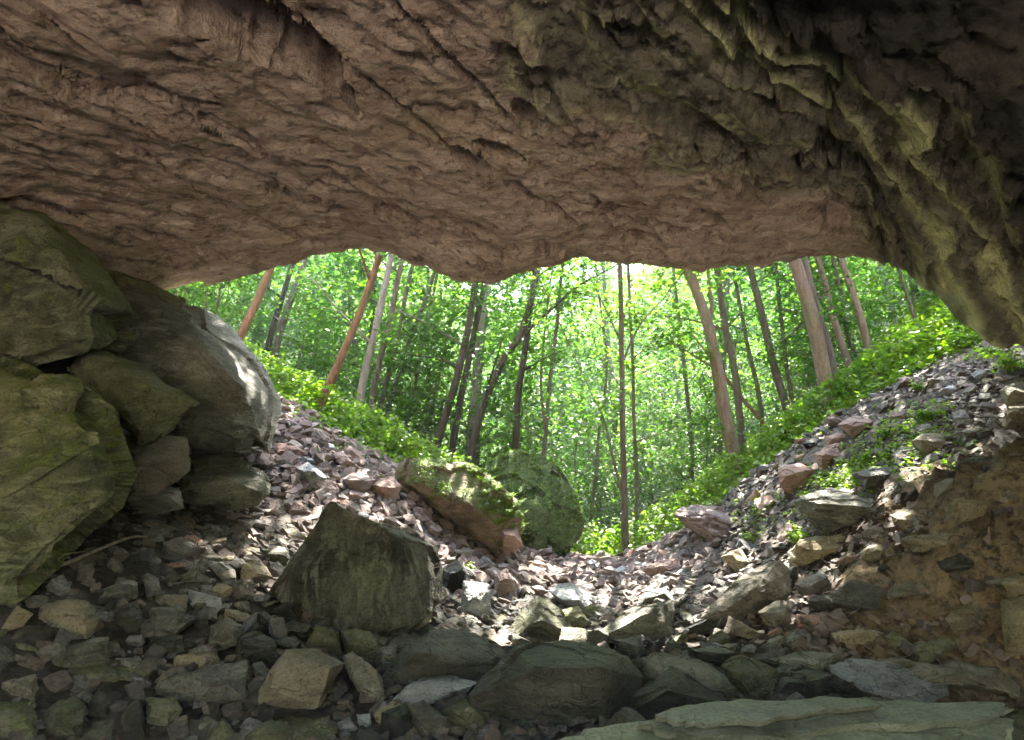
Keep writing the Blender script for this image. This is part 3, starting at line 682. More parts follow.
rock('boulder','tall dark central boulder with a steep fluted face standing on the scree',[(330,503,.5),(346,502,.5),(378,516,.55),(402,530,.6),(438,545,.75),(443,570,.6),(441,606,.35),(412,626,.1),(380,641,0),(338,632,.05),(292,612,.15),(264,594,.3),(284,565,.4),(305,548,.5),(322,532,.5)],Y=5.9,t=1.3,mat='fluted',ridge=[(398,538,.22),(392,632,-.1),(330,560,.1)],L=.034,amp=.035,layer=.3,ldir=(.9,.3,.15),back=.86)
HUMP = rock('boulder','hump-shaped mossy boulder with ferns on its sunny end',[(388,470),(400,458),(432,455),(460,460),(490,476),(515,498),(526,522),(522,545),(500,548),(470,532),(440,508),(408,486)],Y=9.6,t=1.6,mat='deepmoss',L=.05,layer=.1,lean=.3,ridge=[(470,505,-.2)])
ROUND = rock('boulder','round boulder completely covered with dark green moss beyond the fern hump',[(486,460),(520,449),(550,456),(570,476),(583,512),(580,545),(566,560),(540,556),(510,545),(480,520),(474,490)],Y=11.4,t=2.0,mat='roundmoss',L=.05,layer=.2,amp=.11,jit=.1,lean=.4,ridge=[(530,510,-.3)])
rock('rock','orange-brown block wedged against the sunny end of the fern hump',[(500,529),(517,527),(523,545),(514,550),(503,545)],Y=9.4,t=.4,mat='pink')
R_ = [
# kind, label, mat, outline, kwargs
('rock','layered olive slab tilted on its side in the dark hollow at the near left','tan',[(38,608),(58,600),(81,598),(96,606),(98,623),(86,636),(61,636),(40,622)]),
('rock','small flat block above the tilted olive slab','grey',[(99,590),(118,582),(132,584),(138,593),(122,602),(100,601)]),
('rock','squarish shadowed block right of the tilted olive slab','dark',[(122,606),(137,601),(145,623),(128,633),(114,622)]),
('rock','broad pale-topped slab right of the squarish shadowed block','grey',[(150,606),(178,606),(198,621),(180,633),(152,636),(148,620)]),
('rock','thin tan slab lying behind the broad pale-topped slab','tan',[(157,593),(188,595),(190,609),(178,612),(155,603)]),
('rock','pale ribbed slab at the near end of the thin tan one','pale',[(188,589),(221,598),(222,608),(211,614),(190,606)]),
('rock','long wedge with a smooth dark face and bright tip in the left foreground','grey',[(42,669),(51,651),(96,637),(109,636),(110,660),(86,666)]),
('rock','flat lens-shaped slab lying under the long dark wedge','green',[(40,673),(76,663),(137,660),(151,672),(142,683),(107,689),(43,682)]),
('rock','large dark slab with a gritty top jutting over the black hollow','grey',[(137,691),(175,676),(208,664),(249,662),(252,670),(246,699),(203,705),(170,702)]),
('rock','domed block at the edge of the pebbly floor, left of the tan blocky boulder','grey',[(211,626),(228,616),(244,626),(237,646),(207,649)]),
('rock','dark rectangular block under the broad pale-topped slab','dark',[(147,637),(165,634),(183,635),(184,651),(147,652)]),
('rock','low brown slab between the dark rectangular block and the domed one','tan',[(171,655),(213,649),(221,659),(203,670),(173,668)]),
('rock','yellowish pointed block at the left edge above the big corner block','tan',[(-8,684),(15,677),(36,674),(43,687),(33,702),(-8,700)]),
('rock','big squared yellow-green block cut by the lower left corner of the view','moss',[(-25,700),(33,700),(38,714),(37,742),(-25,748)]),
('rock','rounded greenish block beside the squared corner block','green',[(40,713),(58,702),(76,696),(86,707),(82,737),(48,745),(37,724)]),
('rock','small black pointed rock behind the rounded greenish block','dark',[(88,704),(99,687),(112,702),(107,720),(86,719)]),
('rock','dark spike standing upright at the bottom left','dark',[(113,728),(125,708),(137,699),(142,706),(151,748),(116,750)]),
('rock','light green tilted plate right of the dark spike','green',[(145,697),(175,697),(183,708),(166,730),(147,724)]),
('rock','green-grey lump at the bottom edge before the dark spike','green',[(66,750),(91,722),(114,719),(119,750)]),
('rock','sharp gable-shaped rock at the bottom edge below the black hollow','green',[(201,750),(223,716),(246,746)]),
('rock','thin pale slab lying between the rounded block and the lens-shaped slab','grey',[(56,688),(74,683),(90,692),(74,700)]),
('rock','flat grey chip pile top piece beside the light green plate','grey',[(190,718),(212,722),(211,736),(196,739),(188,730)]),
('rock','small brown block beside the flat grey chip','tan',[(172,717),(188,715),(190,730),(176,733)]),
('rock','dark smooth rock just under the end of the dead branch','dark',[(121,562),(130,555),(150,548),(160,564),(158,581),(123,580)]),
('boulder','large tan blocky boulder with a carved flat top, middle left foreground','tan',[(254,707),(258,689),(270,668),(286,649),(316,648),(343,664),(333,684),(318,709),(283,713)],dict(ridge=[(330,668,-.05),(268,690,-.1)])),
('rock','pointed green-grey rock standing behind the tan blocky boulder','green',[(304,648),(316,624),(339,634),(344,660),(324,652)]),
('rock','chunky olive rock between the pointed one and the central boulder','green',[(341,631),(356,628),(370,631),(382,651),(372,667),(344,652)]),
('rock','narrow pale slab leaning down from the chunky olive rock','grey',[(340,656),(352,650),(366,662),(383,677),(386,699),(372,704),(354,685)]),
('rock','rounded grey rock in the gap below the central boulder','grey',[(376,647),(395,646),(398,662),(385,673),(375,667)]),
('boulder','broad smooth dark boulder with a pale rim right of the leaning slab','dark',[(380,682),(392,662),(408,641),(430,627),(458,628),(476,632),(497,644),(508,656),(500,677),(450,684),(420,686),(396,690)],dict(ridge=[(418,655,-.1)])),
('rock','flat bluish-white slab lying on the stones in front of the broad dark boulder','pale',[(391,702),(418,679),(448,675),(480,682),(474,693),(431,704),(398,707)],dict(t=.45)),
('rock','brown leaning rock propped on the foot of the central boulder','tan',[(391,632),(406,614),(420,598),(433,608),(431,622),(400,633)]),
('rock','half-hidden dark rock under the left foot of the central boulder','dark',[(262,618),(286,601),(301,603),(300,618)]),
('rock','large flat lichen-speckled rock along the bottom edge','green',[(238,742),(262,724),(286,714),(322,717),(347,733),(372,750),(240,758)],dict(lean=.7,t=.9)),
('rock','small reddish-grey cube on the gritty floor left of the pointed green rock','stone',[(270,618),(283,617),(289,631),(279,641),(268,633)]),
('boulder','jagged black rock behind the tan blocky boulder','dark',[(235,638),(253,630),(276,639),(280,660),(233,664)]),
('rock','dark smooth rock under the bluish-white slab','dark',[(381,712),(408,702),(416,730),(398,744),(380,737)]),
('rock','upright ribbed rock beside the dark smooth one at the bottom','grey',[(408,706),(423,698),(448,718),(444,735),(423,741)]),
('rock','small pale-topped pebble block at the bottom before the ribbed rock','tan',[(397,730),(418,724),(427,740),(408,745)]),
('rock','long rounded greenish rock left of the black domed boulder','green',[(437,712),(464,697),(489,713),(490,735),(464,733)]),
('rock','little whitish stone under the tan blocky boulder','pale',[(356,714),(370,714),(372,725),(362,731)]),
('rock','small pale blue-green stone at the edge of the speckled rock','pale',[(337,723),(349,716),(359,729),(340,733)]),
('rock','small tan pyramid stone at the left end of the bluish-white slab','tan',[(399,683),(410,669),(419,680),(405,688)]),
('boulder','massive black domed boulder in the middle foreground','dark',[(466,700),(485,676),(516,646),(540,640),(562,638),(597,644),(628,654),(644,677),(638,699),(613,724),(567,730),(520,728),(488,718)],dict(ridge=[(536,668,-.1),(600,668,-.15)],L=.03,t=1.2,lean=.5)),
('rock','brown pointed stone leaning on the black domed boulder','tan',[(534,709),(548,696),(562,686),(571,720),(542,724)],dict(t=.25)),
('boulder','sharp pyramid-shaped olive rock behind the black domed boulder','green',[(506,637),(518,612),(534,592),(548,600),(562,611),(583,638),(549,644),(516,644)],dict(ridge=[(540,620,-.15)])),
('rock','pale greenish rock touching the back of the pyramid-shaped one','green',[(561,609),(578,606),(592,623),(582,633),(565,628)]),
('rock','pitted bluish-white rectangular stone standing upright','pale',[(463,580),(491,583),(491,617),(459,622)],dict(t=.3,lean=.7,amp=.02)),
('rock','shadowed rock behind the right corner of the central boulder','dark',[(440,568),(458,560),(472,575),(468,589),(445,595)]),
('rock','pink split rock right of the pitted upright stone','pink',[(493,575),(506,568),(519,583),(516,597),(496,600)]),
('rock','blue-grey rough rock behind the pyramid-shaped one','pale',[(547,589),(560,583),(572,583),(598,598),(592,614),(564,606)]),
('boulder','long sloping boulder rising to a blunt end, middle of the cave floor','grey',[(590,641),(604,628),(618,618),(640,606),(673,600),(674,634),(658,646),(638,632),(613,638)],dict(ridge=[(655,612,-.1)])),
('rock','flat block resting on the blunt end of the long sloping boulder','grey',[(638,607),(643,590),(668,587),(676,604)],dict(t=.5)),
('rock','rounded slab at the foot of the long sloping boulder','grey',[(613,640),(640,635),(645,649),(640,661),(618,652)]),
('boulder','angular dark boulder whose pale ridge runs down to the long mossy slab','dark',[(608,724),(633,697),(652,680),(671,664),(684,672),(712,690),(738,708),(700,716),(643,719)],dict(ridge=[(668,690,-.1)],lean=.5)),
('rock','long smooth slab behind the pale-ridged boulder','grey',[(642,658),(662,654),(700,660),(725,676),(744,694),(730,702),(690,680),(643,675)],dict(t=.6)),
('rock','small upright wedge in front of the long sloping boulder','grey',[(659,656),(671,635),(679,646),(677,658)],dict(t=.3)),
('rock','small round stone left of two in front of the black domed boulder','stone',[(537,724),(549,719),(559,730),(549,740),(539,737)],dict(t=.2)),
('rock','smooth grey stone beside the small round one at the bottom','grey',[(512,722),(529,714),(540,718),(534,730),(516,730)],dict(t=.25)),
('rock','thin grey wedge stone left of the smooth grey one at the bottom','grey',[(501,717),(516,722),(530,734),(521,743),(501,741)],dict(t=.25)),
('boulder','big leaning tan-grey boulder at the foot of the right bank','tan',[(693,628),(703,613),(714,600),(735,582),(754,567),(781,559),(793,570),(791,592),(761,616),(730,622),(700,630)],dict(ridge=[(752,592,-.15)])),
('rock','brown block tucked under the leaning tan-grey boulder','tan',[(757,612),(775,601),(787,600),(792,622),(774,631)],dict(t=.3)),
('boulder','blocky boulder with an olive broken face in front of the bank','green',[(722,666),(731,657),(742,655),(781,671),(775,692),(754,701),(730,688)],dict(t=.6)),
('rock','low dark slab trailing right from the olive-faced boulder','dark',[(776,666),(800,664),(866,695),(842,702),(764,702)],dict(t=.5)),
('rock','flat dark-edged slab behind the olive-faced boulder','dark',[(680,649),(714,646),(741,652),(732,665),(700,663)],dict(t=.5)),
('rock','thin brown-topped slab left of the bluish tilted slab','grey',[(759,659),(790,652),(818,651),(835,654),(831,674),(808,675),(781,666)],dict(t=.5)),
('flat_rock','bluish wet slab tilted with a thick black front edge','pale',[(826,663),(841,659),(888,661),(920,672),(945,682),(956,695),(935,705),(881,704),(834,682)],dict(t=.6,lean=.75,ridge=[(940,688,0)])),
('flat_rock','wide flat tan-grey slab behind the bluish wet one','tan',[(861,660),(915,658),(960,661),(1002,667),(1022,684),(1021,698),(976,693),(935,680)],dict(t=1.1,lean=.8)),
('flat_rock','long low slab at the lower right corner of the view','green',[(970,744),(979,726),(1000,712),(1030,704),(1080,735),(1070,760),(975,756)],dict(t=.8,lean=.8)),
('rock','flat tan stone sitting on the dirt at the foot of the bank','tan',[(830,633),(861,628),(885,633),(883,643),(835,643)],dict(t=.4)),
('rock','upright mossy stub between the flat tan stone and the mossy arch rock','green',[(882,637),(893,631),(909,640),(906,650),(890,650)],dict(t=.3)),
('rock','arched mossy rock at the foot of the brown bank','green',[(907,650),(914,643),(935,637),(962,636),(964,643),(945,656),(929,664),(912,661)],dict(t=.5)),
('flat_rock','ledge slab sticking out of the brown dirt bank','tan',[(886,589),(905,582),(930,581),(937,588),(929,596),(892,597)],dict(t=.6)),
('rock','ochre block below the ledge slab of the brown bank','tan',[(943,617),(960,606),(976,601),(987,614),(979,628),(957,630)],dict(t=.5)),
('rock','ochre capstone at the edge of the brown bank, far right','tan',[(986,582),(1010,575),(1040,574),(1045,590),(1016,596),(999,590)],dict(t=.8)),
('boulder','dirt-stained rock wall block under the ochre capstone','tan',[(1000,598),(1040,592),(1080,600),(1080,650),(1010,650),(1002,628)],dict(t=.8)),
('rock','grey flat stone on the wet gravel left of the brown dirt','grey',[(806,601),(815,595),(832,594),(839,604),(821,611)],dict(t=.3)),
('boulder','overhanging layered ledge rock with green tufts on its top','grey',[(795,500),(810,492),(830,487),(873,495),(880,508),(862,525),(828,530),(806,521)],dict(t=.9,layer=.9,amp=.04,mat='grey',ldir=(0,.1,1))),
('rock','pink-orange block on the sunny edge of the right bank','pink',[(778,472),(783,465),(798,462),(819,469),(812,485),(790,491),(779,485)],dict(t=.4)),
('rock','flat brown block in the upper middle of the right bank','tan',[(911,441),(922,434),(938,433),(949,440),(946,453),(922,452)],dict(t=.4)),
('rock','reddish-brown block right of the overhanging ledge rock','tan',[(933,484),(945,478),(957,478),(970,483),(965,495),(938,496)],dict(t=.4)),
('flat_rock','pale yellowish slab poking out above the brown dirt','tan',[(944,508),(955,499),(981,495),(1011,504),(989,516),(961,519)],dict(t=.5)),
('rock','blocky grey-tan stone high at the right edge of the view','tan',[(1000,391),(1008,384),(1022,381),(1040,390),(1036,408),(1006,407)],dict(t=.5)),
('rock','stacked ochre slabs just below the blocky stone at the right edge','tan',[(1003,413),(1014,404),(1040,400),(1046,424),(1006,428)],dict(t=.6,layer=.9,amp=.06)),
('flat_rock','long thin slab pointing uphill near the top of the right bank','tan',[(921,391),(935,380),(951,372),(962,376),(945,387),(929,395)],dict(t=.4)),
('rock','bluish flat rock under the long thin uphill slab','pale',[(934,396),(948,385),(966,382),(972,388),(955,397)],dict(t=.4)),
('rock','brown weathered rock at the upper tree line of the right bank','pink',[(837,425),(849,417),(861,415),(878,419),(872,429),(855,435)],dict(t=.5)),
('rock','small red-brown stone just downhill of the weathered tree-line rock','pink',[(824,437),(836,433),(849,434),(852,441),(828,447)],dict(t=.3)),
('rock','pale pinkish slab uphill of the pink-orange block','pink',[(813,455),(824,447),(838,443),(846,450),(838,460),(822,468)],dict(t=.4)),
('rock','tan stone low in the leafy hollow of the right bank','tan',[(859,553),(868,545),(882,543),(891,551),(883,562),(864,559)],dict(t=.35)),
('flat_rock','large pale flat slab embedded in the bank above the leaning boulder','tan',[(786,552),(800,541),(816,536),(843,534),(850,548),(822,565),(794,567)],dict(t=.6,lean=.8)),
('rock','small brown stone above the low tan stone of the leafy hollow','stone',[(861,532),(868,526),(879,523),(885,531),(867,540)],dict(t=.3)),
('flat_rock','dark layered slab just above the overhanging ledge rock','dark',[(852,474),(872,467),(898,465),(918,476),(904,485),(867,486)],dict(t=.5,layer=.8)),
('rock','ledge outcrop jutting over the valley edge of the right bank','pink',[(671,515),(680,507),(690,503),(722,508),(736,524),(724,542),(700,536),(686,527)],dict(t=.8,layer=.8,amp=.06)),
('rock','squarish tan slab lying below the ledge outcrop','tan',[(720,557),(733,550),(742,548),(749,562),(738,570)],dict(t=.4)),
('rock','orange flat slab at the bottom of the valley edge','pink',[(643,568),(660,560),(679,558),(681,567),(665,574),(648,579)],dict(t=.5)),
('rock','blue-grey faceted block in the middle of the sloping scree','pale',[(296,468),(307,462),(318,469),(328,478),(315,490),(299,480)],dict(t=.4)),
('rock','rounded pinkish rock uphill of the central boulder','pink',[(343,479),(352,473),(364,472),(376,480),(361,494),(347,489)],dict(t=.4)),
('rock','bright pink faceted block next to the fern hump boulder','pink',[(372,485),(382,478),(394,476),(402,487),(391,505),(377,497)],dict(t=.4)),
('rock','elongated orange slab lying diagonally on the scree','pink',[(332,452),(341,451),(351,459),(360,468),(350,474),(337,463)],dict(t=.35)),
('rock','brown flat rock below the outer end of the big slanting boulder','pink',[(269,447),(280,443),(293,443),(307,454),(295,460)],dict(t=.4)),
('rock','tan elongated block on the scree left of the central boulder','tan',[(280,529),(295,529),(308,536),(316,543),(306,549),(285,538)],dict(t=.3)),
('rock','grey block with a flat top halfway down the scree','grey',[(262,552),(272,545),(288,548),(290,560),(274,566)],dict(t=.3)),
('flat_rock','thin brown ledge crossing the upper part of the dirt bank','tan',[(900,540),(925,532),(958,533),(975,541),(955,548),(915,549)],dict(t=.4)),
('flat_rock','dark ledge with a shadowed underside in the middle of the dirt bank','dark',[(935,560),(960,553),(990,555),(1005,562),(985,570),(945,570)],dict(t=.4)),
('flat_rock','slanting grey ledge above the capstone at the right edge','grey',[(985,548),(1005,538),(1035,536),(1045,548),(1010,556)],dict(t=.5)),
('rock','blocky brown stone half sunk in the dirt above the leafy hollow','tan',[(890,515),(905,508),(925,510),(930,522),(912,528),(893,525)],dict(t=.35)),
('flat_rock','grey tilted plate just right of the dark layered slab on the bank','grey',[(955,462),(975,455),(1000,459),(1004,468),(980,474),(960,471)],dict(t=.4)),
('flat_rock','long brown plate near the top edge of the right bank','tan',[(960,432),(978,424),(1000,425),(1004,433),(982,440),(964,439)],dict(t=.4)),
]
for r in R_:
    kw = r[4] if len(r) > 4 else {}
    kw = dict(kw)
    if r[0] == 'flat_rock': kw.setdefault('layer', .6)
    m_ = kw.pop('mat', r[2]); rock(r[0], r[1], r[3], mat=m_, **kw)

# the long layered slab across the bottom of the view: three sheets of one stone
def slab_layer(name, top, zt, th, seed, parent, mat, wob=.03):
    rnd = random.Random(seed); pts = []
    bm = bmesh.new(); poly = []
    n = len(top)
    for i in range(n):
        a, b = Vector(top[i]), Vector(top[(i + 1) % n])
        for k in range(5):
            p = a.lerp(b, k / 5); poly.append(p + Vector((rnd.uniform(-1, 1), rnd.uniform(-1, 1))) * wob)
    tv = [bm.verts.new((p.x, p.y, zt)) for p in poly]; bv = [bm.verts.new((p.x * .985 + .02, p.y + .05, zt - th)) for p in poly]
    bm.faces.new(tv); bm.faces.new(bv[::-1])
    for i in range(len(poly)): j = (i + 1) % len(poly); bm.faces.new((tv[i], bv[i], bv[j], tv[j]))
    bmesh.ops.recalc_face_normals(bm, faces=bm.faces); bmesh.ops.triangulate(bm, faces=bm.faces)
    refine(bm, .035, 8)
    bm.normal_update(); new = []
    for v in bm.verts:
        p = v.co; a = .005 * mn.fractal(p * 2.2, .8, 2.1, 5) + .016 * mn.fractal(p * 9, .8, 2.1, 4) * (1 - abs(v.normal.z))
        new.append(p + v.normal * a + Vector((0, 0, .012 * mn.fractal(p * .9 + Vector((seed, 0, 0)), .8, 2, 3))))
    for v, c in zip(bm.verts, new): v.co = c
    return bm_obj(name, bm, M[mat], parent, 40)
def gxy(px, py, z):
    rx, ry, rz = ray(px, py); k = (z - CAMZ) / rz; return (rx * k, ry * k)
zt = .16
sl = empty('layered_rock', (*gxy(780, 720, 0), 0)); tag(sl, 'very long flat mossy green slab in layers across the bottom right', 'rock slab', 'boulders and blocks fallen on the cave floor')
inv = Vector(sl.location)
for nm, tp, z_, th, sd_, mt in [('sheet', [(555,742),(610,724),(720,712),(850,706),(985,712),(1016,722),(1000,738),(930,758),(760,775),(600,765)], .20, .22, 3, 'slab'),
      ('sheet', [(640,722),(700,709),(800,700),(870,701),(1003,703),(1010,712),(960,722),(850,724),(790,738),(690,736)], .265, .055, 4, 'slab'),
      ('sheet', [(655,716),(690,704),(760,699),(870,698),(878,704),(810,712),(740,722),(690,724)], .32, .045, 5, 'slab')]:
    o = slab_layer(nm, [Vector(gxy(a, b, z_)) for a, b in tp], z_, th, sd_, None, mt)
    o.data.transform(Matrix.Translation(-inv)); o.parent = sl
ROCKBOX.append((inv.x, inv.y, .8))

# dead branch in front of the huge green boulder
br = smooth_path([hit(-20,592) + Vector((0,-.05,.06)), hit(28,585) + Vector((0,-.05,.09)), hit(62,577) + Vector((0,0,.10)), hit(95,566) + Vector((0,0,.12)), hit(128,553) + Vector((0,0,.13)), hit(146,549) + Vector((0,0,.10))], 5)
v, f = tube(br, [.022 - .0005 * i for i in range(len(br))], 8, .3)
root = empty('dead_branch', br[0]); tag(root, 'thin grey dead branch lying along the foot of the huge green boulder', 'branch')
mesh_np('stem', np.array(v) - np.array(br[0]), f, M['palebark'], root, True)
i = 8; tw = [br[i], br[i] + Vector((.08, .05, .10)), br[i] + Vector((.22, .08, .12))]
v, f = tube(tw, [.010, .007, .004], 6); mesh_np('twig', np.array(v) - np.array(br[0]), f, M['palebark'], root, True)

# ------------------------------------------------------------------ loose stones
def stone_mesh(seed, n=13, detail=True):
    rnd = random.Random(seed); bm = bmesh.new(); ax = (1, rnd.uniform(.6, .9), rnd.uniform(.2, .5))
    for sx in (-1, 1):
        for sy in (-1, 1):
            for sz in (-1, 1): bm.verts.new(((sx + rnd.uniform(-.35, .35)) * ax[0] * .5, (sy + rnd.uniform(-.4, .4)) * ax[1] * .5, (sz + rnd.uniform(-.4, .4)) * ax[2] * .5))
    bmesh.ops.convex_hull(bm, input=bm.verts)
    for _ in range(4 if detail else 5):
        nn = Vector([rnd.gauss(0, 1) for _ in range(3)]).normalized(); sup = max(v.co.dot(nn) for v in bm.verts)
        bmesh.ops.bisect_plane(bm, geom=bm.verts[:] + bm.edges[:] + bm.faces[:], plane_co=nn * sup * rnd.uniform(.68, .92), plane_no=nn, clear_outer=True)
        es = [e for e in bm.edges if e.is_boundary]
        if es: bmesh.ops.holes_fill(bm, edges=es, sides=0)
    bmesh.ops.triangulate(bm, faces=bm.faces); bmesh.ops.recalc_face_normals(bm, faces=bm.faces)
    bmesh.ops.delete(bm, geom=[v for v in bm.verts if not v.link_faces], context='VERTS')
    if detail:
        refine(bm, .12, 5); bmesh.ops.smooth_vert(bm, verts=bm.verts, factor=.15, use_axis_x=True, use_axis_y=True, use_axis_z=True); bm.normal_update()
        for v in list(bm.verts):
            v.co += v.normal * (.035 * mn.fractal(v.co * 3 + Vector((seed, 0, 0)), .8, 2.1, 5))
    return bm
def orient(x, y, rnd, tilt=.42):
    e = .12; nx_ = h1(x - e, y) - h1(x + e, y); ny_ = h1(x, y - e) - h1(x, y + e); nrm = Vector((nx_, ny_, 2 * e)).normalized()
    nrm = (nrm + Vector((rnd.gauss(0, tilt), rnd.gauss(0, tilt), 0))).normalized()
    return nrm.to_track_quat('Z', 'Y') @ Quaternion((0, 0, 1), rnd.uniform(0, 2 * PI))
MATS = ['stone', 'grey', 'pink', 'tan', 'pale', 'dark', 'green']
ST = {}
def stone(kind, label, group, mat, x, y, size, rnd, lift=.12):
    k = (mat, rnd.randrange(9))
    if k not in ST:
        bm = stone_mesh(k[1] * 13 + 5); me = bpy.data.meshes.new('stone'); bm.to_mesh(me); bm.free(); me.materials.append(M[mat])
        me.polygons.foreach_set('use_smooth', np.ones(len(me.polygons), bool)); me.set_sharp_from_angle(angle=math.radians(22)); ST[k] = me
    o = bpy.data.objects.new(kind, ST[k]); COL.objects.link(o); o.rotation_mode = 'QUATERNION'; o.rotation_quaternion = orient(x, y, rnd)
    o.scale = (size, size * rnd.uniform(.8, 1.1), size * rnd.uniform(.75, 1.25)); o.location = (x, y, h1(x, y) + size * lift)
    tag(o, label, 'stone', group); return o
ZN = [  # label, group, pixel box of the zone, count, sizes, materials
 ('fist to head sized stone lying on the sloping scree left of the central boulder', 'stones on the left scree', (110, 500, 330, 600), 46, (.14, .30), ['stone','grey','stone','tan','pink']),
 ('pinkish stone on the upper scree between the slanting boulder and the fern hump', 'stones on the upper scree', (270, 415, 470, 520), 44, (.16, .36), ['pink','stone','pink','pale']),
 ('pinkish or grey stone on the sunny rim at the bottom of the valley opening', 'stones on the valley rim', (420, 540, 700, 600), 48, (.16, .36), ['pink','stone','pale','pink','tan']),
 ('angular shadowed stone wedged between the foreground blocks', 'stones between the foreground blocks', (-20, 620, 720, 738), 100, (.15, .34), ['grey','dark','green','grey','tan']),
 ('brown or grey stone stuck in the dirt of the right bank', 'stones on the right bank', (740, 380, 1024, 650), 74, (.12, .34), ['tan','stone','grey','pink','dark']),
]
rnd = random.Random(4)
for lab, grp, (xa, ya, xb, yb), cnt, (s0, s1), mats in ZN:
    pl = []; tr = 0
    while len(pl) < cnt and tr < 4000:
        tr += 1; px, py = rnd.uniform(xa, xb), rnd.uniform(ya, yb); p = hit(px, py)
        if p.y > 12.2 or veg_w(p.x, p.y) > .6: continue
        s = s0 + (s1 - s0) * rnd.random() ** 1.8
        if any((p.x - a) ** 2 + (p.y - b) ** 2 < ((.5 if yb > 700 else .7) * (s + c)) ** 2 for a, b, c in pl): continue
        if any((p.x - a) ** 2 + (p.y - b) ** 2 < (c * .95 + s * .4) ** 2 for a, b, c in ROCKBOX): continue
        pl.append((p.x, p.y, s)); stone('stone', lab, grp, rnd.choice(mats), p.x, p.y, s, rnd, .16 if yb > 700 else .14)
# the countless smaller stones of the scree, as one mass
def mass(name, label, n, size, region, mat, seed, tilt=.4, flatm=False, lift=.15):
    rng = np.random.default_rng(seed); T = []
    for k in range(7):
        bm = stone_mesh(200 + k, 11 if not flatm else 8, False); bmesh.ops.triangulate(bm, faces=bm.faces)
        bm.verts.index_update(); T.append((np.array([tuple(v.co) for v in bm.verts]), np.array([[v.index for v in f.verts] for f in bm.faces]))); bm.free()
    x, y, w_ = region(rng, n); s = size[0] + (size[1] - size[0]) * rng.uniform(0, 1, len(x)) ** 3; s *= w_
    e = .1; nxx = H(x - e, y) - H(x + e, y); nyy = H(x, y - e) - H(x, y + e); N = np.stack([nxx, nyy, np.full(len(x), 2 * e)], 1); N /= np.linalg.norm(N, axis=1, keepdims=True)
    N[:, :2] += rng.normal(0, tilt, (len(x), 2)); N /= np.linalg.norm(N, axis=1, keepdims=True)
    a = rng.uniform(0, 6.28, len(x)); U_ = np.stack([np.cos(a), np.sin(a), 0 * a], 1); U_ -= (U_ * N).sum(1, keepdims=True) * N; U_ /= np.linalg.norm(U_, axis=1, keepdims=True); B = np.cross(N, U_)
    z = H(x, y) + s * lift; VV, FF, o = [], [], 0; kk = rng.integers(0, 7, len(x)); var = []
    for t in range(7):
        m = kk == t; tv, tf = T[t]; c = np.stack([x[m], y[m], z[m]], 1)
        sc3 = s[m, None, None]; q = (U_[m][:, None] * tv[None, :, 0:1] + B[m][:, None] * tv[None, :, 1:2] * (1) + N[m][:, None] * tv[None, :, 2:3] * (.25 if flatm else 1)) * sc3 + c[:, None]
        nm = m.sum(); VV.append(q.reshape(-1, 3)); FF.append((tf[None] + (np.arange(nm) * len(tv))[:, None, None]).reshape(-1, 3) + o); o += nm * len(tv)
        var.append(np.repeat(rng.uniform(0, 1, nm), len(tv)))
    ob = mesh_np(name, np.concatenate(VV), np.concatenate(FF), mat); attr(ob.data, 'var', np.concatenate(var)); tag(ob, label, name.replace('_', ' '), kind='stuff'); return ob
def rub_mat():
    t = NT('rubble_stone'); p = t.n('ShaderNodeNewGeometry').outputs['Position']; v = t.attr('var'); n2 = t.noise(p, 22, 8, .72); n1 = t.noise(p, .35, 3)
    cr = t.n('ShaderNodeValToRGB'); e = cr.color_ramp.elements; e[0].position = 0; e[0].color = (.05, .047, .04, 1); e[1].position = 1; e[1].color = (.27, .265, .26, 1)
    for q, c in ((.3, (.13, .12, .105, 1)), (.55, (.19, .14, .115, 1)), (.75, (.16, .15, .115, 1))): x_ = e.new(q); x_.color = c
    t.l(v, cr.inputs[0]); col = t.mix(t.math('MULTIPLY', t.ramp(n2, .56, .4), .7), cr.outputs[0], (.06, .055, .05))
    sepx = t.n('ShaderNodeSeparateXYZ'); t.l(p, sepx.inputs[0])
    f = t.math('MULTIPLY', t.math('MULTIPLY', t.ramp(sepx.outputs[1], 7.4, 9.6), .6), t.ramp(sepx.outputs[0], 4.2, 2.2))      # the outer scree is a pinker stone
    col = t.mix(f, col, t.mix(v, (.17, .11, .09), (.38, .28, .25)))
    t.l(t.princ(col, .8, t.bump(n2, 1, .035), .35), t.out.inputs[0]); return t.m
M['rubble'] = rub_mat()
def reg_floor(rng, n):
    y = 3.0 + 9.2 * rng.uniform(0, 1, n) ** 1.15; x = rng.uniform(-1.02, 1.02, n) * (y * .9 + .6)
    keep = (veg_w(x, y) < .5) & (rng.uniform(0, 1, n) > .6 * np.clip(dirt_w(x, y), 0, 1)) & ((x < 2.2 + .1 * y) | (rng.uniform(0, 1, n) < .17))
    keep &= (y > 6.3) | (rng.uniform(0, 1, len(x)) < .4)
    x, y = x[keep], y[keep]; return x, y, np.interp(y, [3, 7, 12], [.8, 1, 1.45])
mass('rubble', 'countless small broken stones covering the scree and cave floor', 36000, (.028, .19), reg_floor, M['rubble'], 8)
def lit_mat():
    t = NT('dead_leaves'); p = t.n('ShaderNodeNewGeometry').outputs['Position']; v = t.attr('var')
    col = t.mix(v, (.05, .036, .026), (.21, .165, .135)); t.l(t.princ(col, .7, None, .4), t.out.inputs[0]); return t.m
def reg_bank(rng, n):
    y = 5.0 + 6.6 * rng.uniform(0, 1, n); x = 1.5 + rng.uniform(0, 1, n) * (y * .8)
    k = (x > 1.2 + .22 * y + rng.normal(0, .3, n)) & (veg_w(x, y) < .7) & (rng.uniform(0, 1, n) > .8 * np.clip(dirt_w(x, y), 0, 1)) ; return x[k], y[k], np.ones(k.sum())
M['litter'] = lit_mat()
